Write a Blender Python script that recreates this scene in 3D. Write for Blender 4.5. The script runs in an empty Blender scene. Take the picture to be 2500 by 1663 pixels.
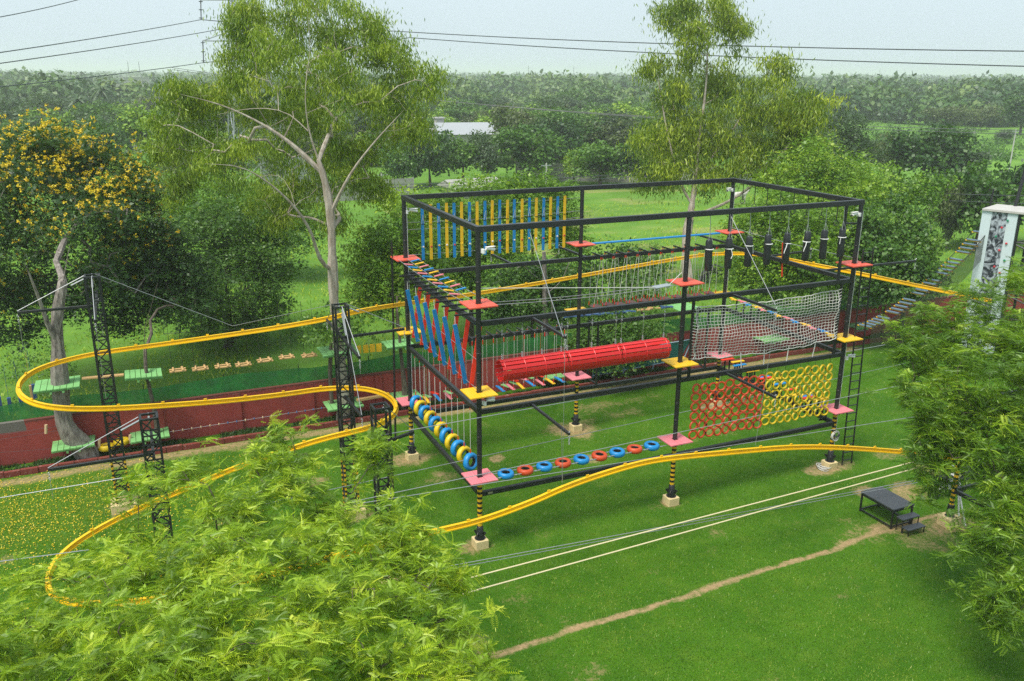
import bpy, math, random
import numpy as np
from mathutils import Vector, Matrix
R_ = math.radians
rng = np.random.default_rng(7); random.seed(7)
scene = bpy.context.scene
COL = scene.collection

# ------------------------------------------------------------------ camera
CAM = np.array([-8.75841, -21.95382, 13.96829]); FPX = 2106.04
r_ = np.array([0.91364361, -0.40648995, 0.00461281]); u_ = np.array([0.11595683, 0.27147155, 0.95543561]); w_ = np.array([0.38962722, 0.87239275, -0.29516353])
cd = bpy.data.cameras.new('camera'); cam = bpy.data.objects.new('camera', cd); COL.objects.link(cam)
cd.sensor_width = 36.0; cd.lens = FPX/2500*36; cd.clip_start = .1; cd.clip_end = 12000
cam.matrix_world = Matrix(((r_[0], u_[0], -w_[0], CAM[0]), (r_[1], u_[1], -w_[1], CAM[1]), (r_[2], u_[2], -w_[2], CAM[2]), (0, 0, 0, 1)))
scene.camera = cam
def P(px, py, **k):                    # photo pixel -> world point on a plane x=, y=, z= or at a depth d=
    d = w_ + r_*(px-1250)/FPX - u_*(py-831.5)/FPX
    a, v = list(k.items())[0]
    if a == 'd': return CAM + d*v
    i = 'xyz'.index(a); return CAM + d*(v-CAM[i])/d[i]
def proj(p):
    d = np.asarray(p)-CAM; z = d@w_
    return 1250+FPX*(d@r_)/z, 831.5-FPX*(d@u_)/z, z

# ------------------------------------------------------------------ world and sun (bright overcast)
SUN_EL, SUN_AZ = 62, 250
W = bpy.data.worlds.new('World'); scene.world = W; W.use_nodes = True
nt = W.node_tree; nt.nodes.clear()
wo = nt.nodes.new('ShaderNodeOutputWorld'); bg = nt.nodes.new('ShaderNodeBackground'); sky = nt.nodes.new('ShaderNodeTexSky')
sky.sky_type = 'NISHITA'; sky.sun_disc = False; sky.sun_elevation = R_(SUN_EL); sky.sun_rotation = R_(SUN_AZ); sky.dust_density = 6; sky.air_density = 1.0; sky.ozone_density = 1.5
ov = nt.nodes.new('ShaderNodeMix'); ov.data_type = 'RGBA'; ov.inputs[0].default_value = .86
cl = nt.nodes.new('ShaderNodeTexNoise'); cl.inputs['Scale'].default_value = 1.3; cl.inputs['Detail'].default_value = 3
cr = nt.nodes.new('ShaderNodeMix'); cr.data_type = 'RGBA'; cr.inputs[6].default_value = (3.35, 4.15, 4.6, 1); cr.inputs[7].default_value = (4.2, 4.9, 5.25, 1)
nt.links.new(cl.outputs[0], cr.inputs[0])
nt.links.new(sky.outputs[0], ov.inputs[6]); nt.links.new(cr.outputs[2], ov.inputs[7])
nt.links.new(ov.outputs[2], bg.inputs[0]); bg.inputs[1].default_value = .1
nt.links.new(bg.outputs[0], wo.inputs[0])
sl = bpy.data.lights.new('sun', 'SUN'); sl.energy = 2.0; sl.angle = R_(20); sl.color = (1, .95, .86)
so = bpy.data.objects.new('sun', sl); COL.objects.link(so)
az = R_(SUN_AZ); sd = Vector((math.sin(az)*math.cos(R_(SUN_EL)), math.cos(az)*math.cos(R_(SUN_EL)), math.sin(R_(SUN_EL))))
so.rotation_euler = sd.to_track_quat('Z', 'Y').to_euler(); so.location = (0, 0, 50)
vs = scene.view_settings; vs.view_transform = 'Standard'; vs.look = 'None'; vs.gamma = 1; vs.exposure = 1.05; vs.use_curve_mapping = False
scene.cycles.max_bounces = 5; scene.cycles.diffuse_bounces = 2; scene.cycles.transmission_bounces = 3; scene.cycles.transparent_max_bounces = 12; scene.cycles.volume_bounces = 1; scene.cycles.glossy_bounces = 2
scene.cycles.use_denoising = False

# ------------------------------------------------------------------ materials
MATS = {}
def newmat(name):
    m = bpy.data.materials.new(name); m.use_nodes = True; n = m.node_tree
    b = n.nodes['Principled BSDF']; return m, n, b
def N(n, t, **kw):
    o = n.nodes.new(t)
    for k, v in kw.items():
        if isinstance(v, (int, float, tuple)) and k in o.inputs: o.inputs[k].default_value = v
        else: setattr(o, k, v)
    return o
def mixc(n, fac, a, b):
    m = n.nodes.new('ShaderNodeMix'); m.data_type = 'RGBA'
    for i, v in ((0, fac), (6, a), (7, b)):
        if hasattr(v, 'is_output'): n.links.new(v, m.inputs[i])
        elif i == 0: m.inputs[0].default_value = v
        else: m.inputs[i].default_value = (*v[:3], 1)
    return m.outputs[2]
def mth(n, op, a, b=0, clamp=False):
    m = n.nodes.new('ShaderNodeMath'); m.operation = op; m.use_clamp = clamp
    for i, v in ((0, a), (1, b)):
        if hasattr(v, 'is_output'): n.links.new(v, m.inputs[i])
        else: m.inputs[i].default_value = v
    return m.outputs[0]
def ramp(n, src, lo, hi):
    m = n.nodes.new('ShaderNodeMapRange'); m.inputs[1].default_value = lo; m.inputs[2].default_value = hi
    n.links.new(src, m.inputs[0]); return m.outputs[0]
def noise(n, scale, detail=3, vec=None, rough=.55):
    t = N(n, 'ShaderNodeTexNoise'); t.inputs['Scale'].default_value = scale; t.inputs['Detail'].default_value = detail; t.inputs['Roughness'].default_value = rough
    if vec is not None: n.links.new(vec, t.inputs['Vector'])
    return t.outputs[0]
def coord(n, kind='Object'): return N(n, 'ShaderNodeTexCoord').outputs[kind]
def geo(n): return N(n, 'ShaderNodeNewGeometry').outputs['Position']
def paint(name, c, rough=.45, wear=.25, dirt=(.2, .17, .12), scale=3.0, bump=.15, metal=0):
    m, n, b = newmat(name); pos = geo(n)
    f = noise(n, scale, 6, pos, .7); k = ramp(n, f, .5, .75)
    k2 = mth(n, 'MULTIPLY', k, wear)
    c2 = mixc(n, k2, c, dirt)
    f2 = noise(n, scale*9, 3, pos); c3 = mixc(n, mth(n, 'MULTIPLY', f2, .25), c2, tuple(x*.6 for x in c))
    n.links.new(c3, b.inputs['Base Color']); b.inputs['Metallic'].default_value = metal
    n.links.new(mth(n, 'ADD', mth(n, 'MULTIPLY', f, .3), rough-.15), b.inputs['Roughness'])
    bp = N(n, 'ShaderNodeBump'); bp.inputs['Strength'].default_value = bump; bp.inputs['Distance'].default_value = .01
    n.links.new(f2, bp.inputs['Height']); n.links.new(bp.outputs[0], b.inputs['Normal'])
    MATS[name] = m; return m
BLACK = paint('black_steel', (.014, .015, .017), .42, .25, (.07, .065, .06), 2.5)
YEL = paint('yellow_rail', (.84, .50, .004), .45, .3, (.4, .2, .02), 1.5)
YWOOD = paint('yellow_board', (.84, .49, .01), .5, .2, (.45, .3, .1), 4)
REDP = paint('coral_platform', (.72, .1, .055), .5, .2, (.5, .25, .2), 3)
PINK = paint('pink_board', (.74, .2, .235), .55, .3, (.5, .35, .33), 3)
BLUEW = paint('blue_board', (.006, .22, .55), .45, .2, (.1, .3, .5), 4)
REDW = paint('red_board', (.72, .03, .008), .5, .15, (.4, .05, .02), 4)
REDT = paint('red_tunnel', (.62, .014, .014), .42, .2, (.35, .02, .02), 2)
TYB = paint('blue_tyre', (.006, .24, .58), .4, .15, (.02, .05, .1), 6)
TYY = paint('yellow_tyre', (.72, .50, .006), .45, .2, (.3, .2, .03), 6)
TYR = paint('orange_tyre', (.62, .07, .014), .45, .25, (.2, .05, .02), 6)
RUB = paint('black_rubber', (.012, .012, .013), .6, .3, (.05, .05, .05), 6)
GREENP = paint('green_platform', (.2, .47, .16), .65, .75, (.12, .17, .06), 5, .4)
WOOD = paint('raw_wood', (.58, .36, .15), .7, .4, (.25, .15, .08), 5, .4)
LOG = paint('log_wood', (.62, .45, .26), .7, .3, (.3, .2, .12), 6, .3)
WHITE = paint('white_paint', (.78, .78, .76), .5, .2, (.4, .38, .35), 4)
CREAM = paint('cream_plinth', (.70, .55, .28), .7, .5, (.42, .26, .14), 5, .4)
STEEL = paint('cable_steel', (.42, .43, .44), .4, .2, (.2, .2, .2), 10, 0, .6)
ROPE = paint('white_rope', (.58, .57, .53), .8, .3, (.45, .4, .33), 20)
ROPEY = paint('cream_rope', (.72, .62, .38), .8, .2, (.5, .4, .25), 20)
BROWN = paint('brown_canvas', (.10, .055, .05), .8, .4, (.2, .13, .12), 12, .5)
GREYB = paint('grey_board', (.27, .31, .33), .5, .3, (.4, .4, .4), 8)
CONC = paint('grey_concrete', (.36, .35, .32), .85, .6, (.18, .17, .14), 1.5, .5)
PYL = paint('galvanised_steel', (.32, .34, .35), .5, .2, (.2, .2, .2), 2)
def bark(name, c, d, k=1.0):
    m, n, b = newmat(name); mp = N(n, 'ShaderNodeMapping'); mp.inputs['Scale'].default_value = (1, 1, .28); n.links.new(geo(n), mp.inputs[0]); v = mp.outputs[0]
    f = noise(n, 7*k, 8, v, .75); g = noise(n, 1.6, 4, v); e = mixc(n, ramp(n, f, .4, .62), d, c); e = mixc(n, mth(n, 'MULTIPLY', ramp(n, g, .45, .7), .6), e, tuple(.5*(p+q) for p, q in zip(c, d)))
    n.links.new(e, b.inputs['Base Color']); b.inputs['Roughness'].default_value = .9; bp = N(n, 'ShaderNodeBump'); bp.inputs['Strength'].default_value = .9; bp.inputs['Distance'].default_value = .04; n.links.new(f, bp.inputs['Height']); n.links.new(bp.outputs[0], b.inputs['Normal']); return m
BARKG = bark('pale_bark', (.50, .45, .38), (.24, .19, .14), .7); BARKD = bark('grey_brown_bark', (.15, .12, .09), (.05, .038, .028)); BARKL = bark('grey_cracked_bark', (.36, .32, .28), (.07, .055, .045), 1.3)
DECK = paint('slate_deck', (.055, .063, .075), .5, .5, (.1, .1, .1), 5, .3)
TEAL = paint('teal_sheet', (.006, .115, .095), .5, .3, (.05, .12, .1), 2)
WINBLUE = paint('light_blue_steel', (.3, .42, .5), .5, .3, (.2, .2, .2), 8)
def stripe_mat():
    m, n, b = newmat('black_yellow_stripes'); s = N(n, 'ShaderNodeSeparateXYZ'); n.links.new(geo(n), s.inputs[0])
    st = mth(n, 'GREATER_THAN', mth(n, 'FRACT', mth(n, 'ADD', mth(n, 'MULTIPLY', s.outputs[2], 1/.165), mth(n, 'MULTIPLY', noise(n, 6), .1))), .5)
    n.links.new(mixc(n, st, (.012, .012, .013), (.72, .42, .01)), b.inputs['Base Color']); b.inputs['Roughness'].default_value = .5
    return m
STRIPE = stripe_mat()
def leafmat(name, cols, trans=.35, rough=.5):
    m, n, b = newmat(name); n.nodes.remove(b); out = n.nodes['Material Output']
    at = N(n, 'ShaderNodeAttribute'); at.attribute_name = 'tint'
    oi = N(n, 'ShaderNodeObjectInfo'); k = mth(n, 'ADD', at.outputs['Fac'], mth(n, 'MULTIPLY', mth(n, 'SUBTRACT', oi.outputs['Random'], .5), .3))
    rp = N(n, 'ShaderNodeValToRGB'); e = rp.color_ramp.elements
    e[0].position = 0; e[0].color = (*cols[0], 1); e[1].position = 1; e[1].color = (*cols[-1], 1)
    for i, c in enumerate(cols[1:-1]): x = e.new((i+1)/(len(cols)-1)); x.color = (*c, 1)
    n.links.new(k, rp.inputs[0]); col = rp.outputs[0]
    d = N(n, 'ShaderNodeBsdfDiffuse'); t = N(n, 'ShaderNodeBsdfTranslucent'); g = N(n, 'ShaderNodeBsdfGlossy'); g.inputs['Roughness'].default_value = rough
    g.inputs['Color'].default_value = (1, 1, 1, 1)
    n.links.new(col, d.inputs[0])
    tc = mixc(n, .35, (.35, .55, .02), (.35, .55, .02)); mm = N(n, 'ShaderNodeMix'); mm.data_type = 'RGBA'; mm.blend_type = 'MIX'; mm.inputs[0].default_value = .15
    n.links.new(col, mm.inputs[6]); mm.inputs[7].default_value = (.35, .5, .02, 1); n.links.new(mm.outputs[2], t.inputs[0])
    a = N(n, 'ShaderNodeMixShader'); a.inputs[0].default_value = trans; n.links.new(d.outputs[0], a.inputs[1]); n.links.new(t.outputs[0], a.inputs[2])
    c = N(n, 'ShaderNodeMixShader'); c.inputs[0].default_value = .035; n.links.new(a.outputs[0], c.inputs[1]); n.links.new(g.outputs[0], c.inputs[2])
    n.links.new(c.outputs[0], out.inputs[0]); return m
L_NEEM = leafmat('neem_leaves', [(.10, .20, .005), (.24, .40, .008), (.42, .56, .015), (.62, .68, .06)], .32)
L_NEEM2 = leafmat('darker_neem_leaves', [(.055, .14, .006), (.12, .26, .010), (.24, .40, .018), (.42, .54, .05)])
L_EUC = leafmat('eucalyptus_leaves', [(.07, .15, .01), (.17, .29, .014), (.31, .43, .022), (.46, .55, .05)])
L_EUC2 = leafmat('bright_eucalyptus_leaves', [(.11, .20, .012), (.27, .38, .016), (.46, .56, .022), (.66, .70, .06)])
L_DARK = leafmat('dark_green_leaves', [(.014, .05, .008), (.03, .09, .012), (.06, .14, .016), (.11, .21, .03)], .25)
L_MID = leafmat('mid_green_leaves', [(.03, .095, .01), (.06, .16, .014), (.11, .23, .02), (.18, .32, .035)])
L_OLIVE = leafmat('olive_leaves', [(.045, .07, .02), (.08, .12, .03), (.12, .16, .04), (.17, .21, .06)])
L_GREY = leafmat('grey_green_leaves', [(.04, .07, .03), (.06, .11, .045), (.09, .15, .06), (.13, .19, .09)])
L_FAR = leafmat('far_forest_leaves', [(.018, .055, .015), (.045, .11, .025), (.08, .16, .03), (.16, .24, .05)], .2)
L_FLOW = leafmat('yellow_blossom', [(.75, .48, .006), (.85, .62, .012), (.9, .72, .05)], .3)
L_GRASS = leafmat('grass_blades', [(.03, .11, .004), (.085, .22, .007), (.16, .31, .012), (.36, .42, .06)], .3)

# ------------------------------------------------------------------ mesh helpers
def npmesh(name, V, F, tint=None, mat=None, smooth=False):
    V = np.asarray(V, dtype=np.float32); F = np.asarray(F, dtype=np.int32); k = F.shape[1]
    me = bpy.data.meshes.new(name); me.vertices.add(len(V)); me.vertices.foreach_set('co', V.ravel())
    me.loops.add(F.size); me.loops.foreach_set('vertex_index', F.ravel())
    me.polygons.add(len(F)); me.polygons.foreach_set('loop_start', np.arange(0, F.size, k, dtype=np.int32)); me.polygons.foreach_set('loop_total', np.full(len(F), k, dtype=np.int32))
    if smooth: me.polygons.foreach_set('use_smooth', np.ones(len(F), dtype=bool))
    if tint is not None:
        a = me.attributes.new('tint', 'FLOAT', 'POINT'); a.data.foreach_set('value', np.asarray(tint, dtype=np.float32))
    me.update(calc_edges=True)
    if mat: me.materials.append(mat)
    return me
def link(name, me, parent=None, loc=None, rot=None, scl=None):
    o = bpy.data.objects.new(name, me); COL.objects.link(o)
    if parent is not None: o.parent = parent
    if loc is not None: o.location = loc
    if rot is not None: o.rotation_euler = rot
    if scl is not None: o.scale = scl
    return o
def tag(o, label, cat, group=None, kind=None):
    if label: o['label'] = label
    if cat: o['category'] = cat
    if group: o['group'] = group
    if kind: o['kind'] = kind
    return o
def thing(name, label, cat, loc=(0, 0, 0), group=None):
    o = bpy.data.objects.new(name, None); COL.objects.link(o); o.location = tuple(float(v) for v in loc); o.empty_display_size = .2
    return tag(o, label, cat, group)
class MB:
    def __init__(s, org=(0, 0, 0)): s.v = []; s.f = []; s.o = np.array(org, float); s.sm = []
    def add(s, V, F, smooth=False):
        b = len(s.v); s.v += [tuple(np.asarray(p, float)-s.o) for p in V]; s.f += [tuple(i+b for i in f) for f in F]; s.sm += [smooth]*len(F)
    def box(s, c, size, rz=0, M=None):
        hx, hy, hz = (q/2 for q in size); V = [(x, y, z) for x in (-hx, hx) for y in (-hy, hy) for z in (-hz, hz)]
        if M is None: M = Matrix.Rotation(rz, 3, 'Z')
        V = [np.array(M @ Vector(p))+np.asarray(c, float) for p in V]
        s.add(V, [(0, 1, 3, 2), (4, 6, 7, 5), (0, 4, 5, 1), (2, 3, 7, 6), (0, 2, 6, 4), (1, 5, 7, 3)])
    def beam(s, a, b, w, h, up=(0, 0, 1)):
        a = Vector(a); b = Vector(b); d = (b-a); L = d.length
        if L < 1e-6: return
        d.normalize(); up = Vector(up)
        if abs(d.dot(up)) > .98: up = Vector((0, 1, 0))
        sd = d.cross(up).normalized(); u2 = sd.cross(d).normalized()
        M = Matrix((d, sd, u2)).transposed(); s.box((a+b)/2, (L, w, h), M=M)
    def tube(s, pts, r, n=6, closed=False, caps=True):
        pts = np.asarray(pts, float); m = len(pts); r = np.full(m, r) if np.isscalar(r) else np.asarray(r)
        if closed: T = np.roll(pts, -1, 0)-np.roll(pts, 1, 0)
        else: T = np.gradient(pts, axis=0)
        T /= (np.linalg.norm(T, axis=1, keepdims=True)+1e-12)
        a = np.array([0, 0, 1.]) if abs(T[0][2]) < .9 else np.array([1., 0, 0])
        nrm = np.cross(T[0], a); nrm /= np.linalg.norm(nrm); V = []
        th = np.arange(n)*2*math.pi/n
        for i in range(m):
            nrm = nrm-T[i]*nrm.dot(T[i]); nrm /= (np.linalg.norm(nrm)+1e-12); bn = np.cross(T[i], nrm)
            V.append(pts[i]+r[i]*(np.cos(th)[:, None]*nrm+np.sin(th)[:, None]*bn))
        V = np.concatenate(V); F = []
        for i in range(m if closed else m-1):
            for j in range(n): a0 = i*n+j; a1 = i*n+(j+1) % n; b = ((i+1) % m)*n; F.append((a0, a1, b+(j+1) % n, b+j))
        if not closed and caps: F += [tuple(range(n))[::-1], tuple((m-1)*n+j for j in range(n))]
        s.add(V, F, True)
    def torus(s, c, Rr, r, axis, n=20, k=8, sq=1.0):
        ax = Vector(axis).normalized(); a = ax.orthogonal().normalized(); b = ax.cross(a)
        V = []; F = []
        for i in range(n):
            t = 2*math.pi*i/n; d = a*math.cos(t)+b*math.sin(t)
            for j in range(k):
                p = 2*math.pi*j/k; q = d*(Rr+r*math.cos(p))+ax*(r*sq*math.sin(p)); V.append(np.array(q)+np.asarray(c, float))
        for i in range(n):
            for j in range(k): F.append((i*k+j, ((i+1) % n)*k+j, ((i+1) % n)*k+(j+1) % k, i*k+(j+1) % k))
        s.add(V, F, True)
    def lathe(s, c, prof, n=12, axis=(0, 0, 1)):
        ax = Vector(axis).normalized(); a = ax.orthogonal().normalized(); b = ax.cross(a); V = []; F = []
        for (r, h) in prof:
            for i in range(n): t = 2*math.pi*i/n; V.append(np.array(a*math.cos(t)*r+b*math.sin(t)*r+ax*h)+np.asarray(c, float))
        for j in range(len(prof)-1):
            for i in range(n): F.append((j*n+i, j*n+(i+1) % n, (j+1)*n+(i+1) % n, (j+1)*n+i))
        F += [tuple(range(n))[::-1], tuple((len(prof)-1)*n+i for i in range(n))]
        s.add(V, F, True)
    def mesh(s, name, mat):
        me = bpy.data.meshes.new(name); me.from_pydata([tuple(map(float, p)) for p in s.v], [], s.f)
        me.polygons.foreach_set('use_smooth', s.sm); me.update(); me.materials.append(mat)
        if any(s.sm) and not all(s.sm) or any(s.sm):
            try: me.set_sharp_from_angle(angle=R_(45))
            except Exception: pass
        return me
    def build(s, name, mat, parent=None, bevel=0):
        o = link(name, s.mesh(name, mat))
        if parent is not None:
            o.parent = parent; o.location = tuple(s.o-np.array(parent_loc(parent)))
        else: o.location = tuple(s.o)
        if bevel:
            b = o.modifiers.new('bevel', 'BEVEL'); b.width = bevel; b.segments = 1; b.limit_method = 'ANGLE'
        return o
def parent_loc(p):
    l = np.array(p.location)
    while p.parent is not None: p = p.parent; l = l+np.array(p.location)
    return l
def mb(org=(0, 0, 0)): return MB(org)
def smooth_path(pts, step=.3, it=3):
    p = np.asarray(pts, float)
    for _ in range(it):
        q = [p[0]]
        for i in range(len(p)-1): q += [p[i]*.75+p[i+1]*.25, p[i]*.25+p[i+1]*.75]
        q.append(p[-1]); p = np.array(q)
    s = np.r_[0, np.cumsum(np.linalg.norm(np.diff(p, axis=0), axis=1))]; n = max(2, int(s[-1]/step)+1); t = np.linspace(0, s[-1], n)
    return np.stack([np.interp(t, s, p[:, i]) for i in range(3)], 1)
def cable(name, label, pts, r=.011, mat=None, group=None, sag=0, cat='cable'):
    pts = np.asarray(pts, float)
    if len(pts) == 2 and sag:
        t = np.linspace(0, 1, 17)[:, None]; pts = pts[0]*(1-t)+pts[1]*t; pts[:, 2] -= sag*4*(t*(1-t))[:, 0]
    m = mb(pts[0]); m.tube(pts, r, 5); return tag(m.build(name, mat or STEEL), label, cat, group)
ORD = ['first', 'second', 'third', 'fourth', 'fifth', 'sixth', 'seventh', 'eighth', 'ninth', 'tenth', 'eleventh', 'twelfth', 'thirteenth', 'fourteenth', 'fifteenth', 'sixteenth', 'seventeenth', 'eighteenth', 'nineteenth', 'twentieth', 'twenty-first', 'twenty-second']

# ------------------------------------------------------------------ ground
def axis_lines(a, b, st, lo, hi, g=1.22, s0=1.0):
    L = list(np.arange(a, b+1e-6, st)); x = a; s = s0; left = []
    while x > lo: x -= s; s *= g; left.append(x)
    x = b; s = s0; right = []
    while x < hi: x += s; s *= g; right.append(x)
    return np.array(left[::-1]+L+right)
def vnoise(x, y, sc, seed):
    rr = np.random.default_rng(seed); G = rr.random((64, 64)); fx = x/sc; fy = y/sc; ix = np.floor(fx).astype(int); iy = np.floor(fy).astype(int); tx = fx-ix; ty = fy-iy
    tx = tx*tx*(3-2*tx); ty = ty*ty*(3-2*ty); g = lambda i, j: G[i % 64, j % 64]
    return (g(ix, iy)*(1-tx)+g(ix+1, iy)*tx)*(1-ty)+(g(ix, iy+1)*(1-tx)+g(ix+1, iy+1)*tx)*ty
def fbm(x, y, sc, seed): return sum(vnoise(x, y, sc/2**i, seed+i)*.5**i for i in range(4))/1.875
def ground():
    xs = axis_lines(-24, 26, .14, -5000, 6000); ys = axis_lines(-14, 13, .14, -60, 14)
    ys = np.concatenate([ys[ys < 13.05], np.arange(13.4, 110, .8), 110+np.cumsum(1.1*1.16**np.arange(50))]); ys = ys[ys < 9000]
    X, Y = np.meshgrid(xs, ys, indexing='ij'); nx, ny = X.shape
    Z = np.zeros_like(X); V = np.stack([X, Y, Z], -1).reshape(-1, 3)
    i = np.arange(nx-1)[:, None]*ny+np.arange(ny-1)[None]; F = np.stack([i, i+ny, i+ny+1, i+1], -1).reshape(-1, 4)
    n1 = fbm(X, Y, 2.2, 3); n2 = fbm(X, Y, .7, 9)
    dirt = np.zeros_like(X)
    def spot(x, y, rx, ry, k=1):
        nonlocal dirt
        d = np.hypot((X-x)/rx, (Y-y)/ry)+(n2-.5)*1.3; dirt = np.maximum(dirt, k*np.clip(1.25-d, 0, .8))
    for a in [(0, 0, .75, .6), (7, 0, .5, .4), (14, 0, 1.3, .6), (7, 6.89, 1.4, 1.2), (0, 6.89, 1.1, .7), (14, 6.89, .9, .6), (-3.2, 3.6, 1.2, .8), (-10, 7, 1.1, .8), (14.4, -4.9, 1.6, 1.0), (15.1, -2.6, 1.0, .9), (13.9, -2.0, .6, .5), (12.2, -4.0, .8, .35), (13.2, -4.4, 1.3, .35), (-3.9, 6.5, .8, .5), (.6, 5.2, .5, .4), (-14.6, .7, .8, .5), (-9.8, -2.9, .7, .4), (3, 5.7, .5, .4), (6.2, 4.3, .5, .6)]: spot(*a)
    ly = -4.93+.045*X+.05*np.sin(X*1.1)+(n2-.5)*.22+(n1-.5)*.3
    line = np.clip(1.5-np.abs(Y-ly)/.13, 0, 1)*np.clip(.75+n2*.5, 0, 1)*((X > -6) & (X < 15)); dirt = np.maximum(dirt, line*.95)
    for yy, k in ((-.55, .3), (2.6, .35), (-1.5, .3)): dirt = np.maximum(dirt, k*np.clip(1.4-np.abs(Y-yy-.2*np.sin(X*.7))/.2, 0, 1)*((X > 0) & (X < 15)))
    dirt = np.maximum(dirt, .62*np.clip((n1-.535)*5, 0, 1)*np.clip(n2*1.6-.1, 0, 1)*((X > -15) & (X < 26) & (Y < 11)))
    dirt = np.maximum(dirt, .8*np.clip(1.4-np.abs(Y-10.75-.5*(n1-.5))/.42, 0, 1)*((X > -24) & (X < 26)))
    pl = ((Y > 30) & (Y < 78) & (X > 16) & (X < 60)); strip = np.sin((Y*.55+X*.25)*1.1+n1*2) > -.1
    dirt = np.where(pl, np.maximum(dirt, np.where(strip, .62, .15)*np.clip(n1*1.6, 0, 1)), dirt)
    bright = np.clip((Y-14)/3, 0, 1)*(.55+.45*n1)
    bright = np.where((Y > 60) & (X > 80), 1.0*np.clip(.5+n1, 0, 1), bright)
    litter = np.clip(1.15-np.hypot((X+13.5)/6.5, (Y-8.0)/3.4), 0, 1)
    me = npmesh('ground', V, F)
    for nm, arr in (('dirt', dirt), ('bright', bright), ('litter', litter)):
        a = me.attributes.new(nm, 'FLOAT', 'POINT'); a.data.foreach_set('value', arr.reshape(-1).astype(np.float32))
    m, n, b = newmat('grass_ground'); pos = geo(n)
    A = lambda s: next(o for o in [N(n, 'ShaderNodeAttribute', attribute_name=s)]).outputs['Fac']
    big = noise(n, .35, 4, pos); mid = noise(n, 1.5, 7, pos, .75); fine = noise(n, 28, 6, pos, .8); tiny = noise(n, 90, 2, pos)
    g = mixc(n, ramp(n, big, .35, .65), (.052, .150, .005), (.095, .225, .009))
    g = mixc(n, mth(n, 'MULTIPLY', ramp(n, mid, .47, .72), .6), g, (.20, .29, .03))
    g = mixc(n, ramp(n, mth(n, 'MULTIPLY', fine, mth(n, 'ADD', tiny, .5)), .62, .35), g, (.022, .085, .003))
    g = mixc(n, mth(n, 'MULTIPLY', A('bright'), .75), g, mixc(n, mth(n, 'MULTIPLY', ramp(n, noise(n, .9, 7, pos, .75), .5, .72), .55), mixc(n, ramp(n, noise(n, .12, 5, pos, .7), .35, .65), (.09, .21, .025), (.19, .36, .05)), (.26, .30, .10)))
    d0 = mixc(n, ramp(n, noise(n, 5, 6, pos, .7), .3, .75), (.50, .34, .19), (.30, .19, .10))
    dm = mth(n, 'ADD', A('dirt'), mth(n, 'MULTIPLY', mth(n, 'SUBTRACT', noise(n, 7, 8, pos, .8), .5), 1.9))
    dm = mth(n, 'MULTIPLY', ramp(n, dm, .42, .95), mth(n, 'GREATER_THAN', A('dirt'), .02))
    g = mixc(n, mth(n, 'MULTIPLY', dm, .9), g, d0)
    lm = mth(n, 'MULTIPLY', A('litter'), ramp(n, noise(n, 24, 3, pos), .5, .62)); g = mixc(n, mth(n, 'MULTIPLY', lm, .3), g, (.42, .36, .03))
    n.links.new(g, b.inputs['Base Color']); b.inputs['Roughness'].default_value = .95
    b.inputs['Specular IOR Level'].default_value = .15
    bp = N(n, 'ShaderNodeBump'); bp.inputs['Strength'].default_value = .7; bp.inputs['Distance'].default_value = .05; n.links.new(fine, bp.inputs['Height']); n.links.new(bp.outputs[0], b.inputs['Normal'])
    me.materials.append(m); o = link('ground', me); o['kind'] = 'structure'
    return X, Y, dirt
GX, GY, GD = ground()

# haze: pale even air round the whole scene
def haze():
    m = mb(); m.box((300, 3900, 20), (11400, 9000, 42))
    mat = bpy.data.materials.new('haze_air'); mat.use_nodes = True; n = mat.node_tree; n.nodes.clear()
    o = n.nodes.new('ShaderNodeOutputMaterial'); v = n.nodes.new('ShaderNodeVolumePrincipled'); v.inputs['Density'].default_value = .0005; v.inputs['Color'].default_value = (.95, .985, 1, 1); v.inputs['Anisotropy'].default_value = .2
    n.links.new(v.outputs[0], o.inputs['Volume']); h = m.build('haze', mat); h['kind'] = 'stuff'; h['label'] = 'thin pale haze over the far forest'
haze()

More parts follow.
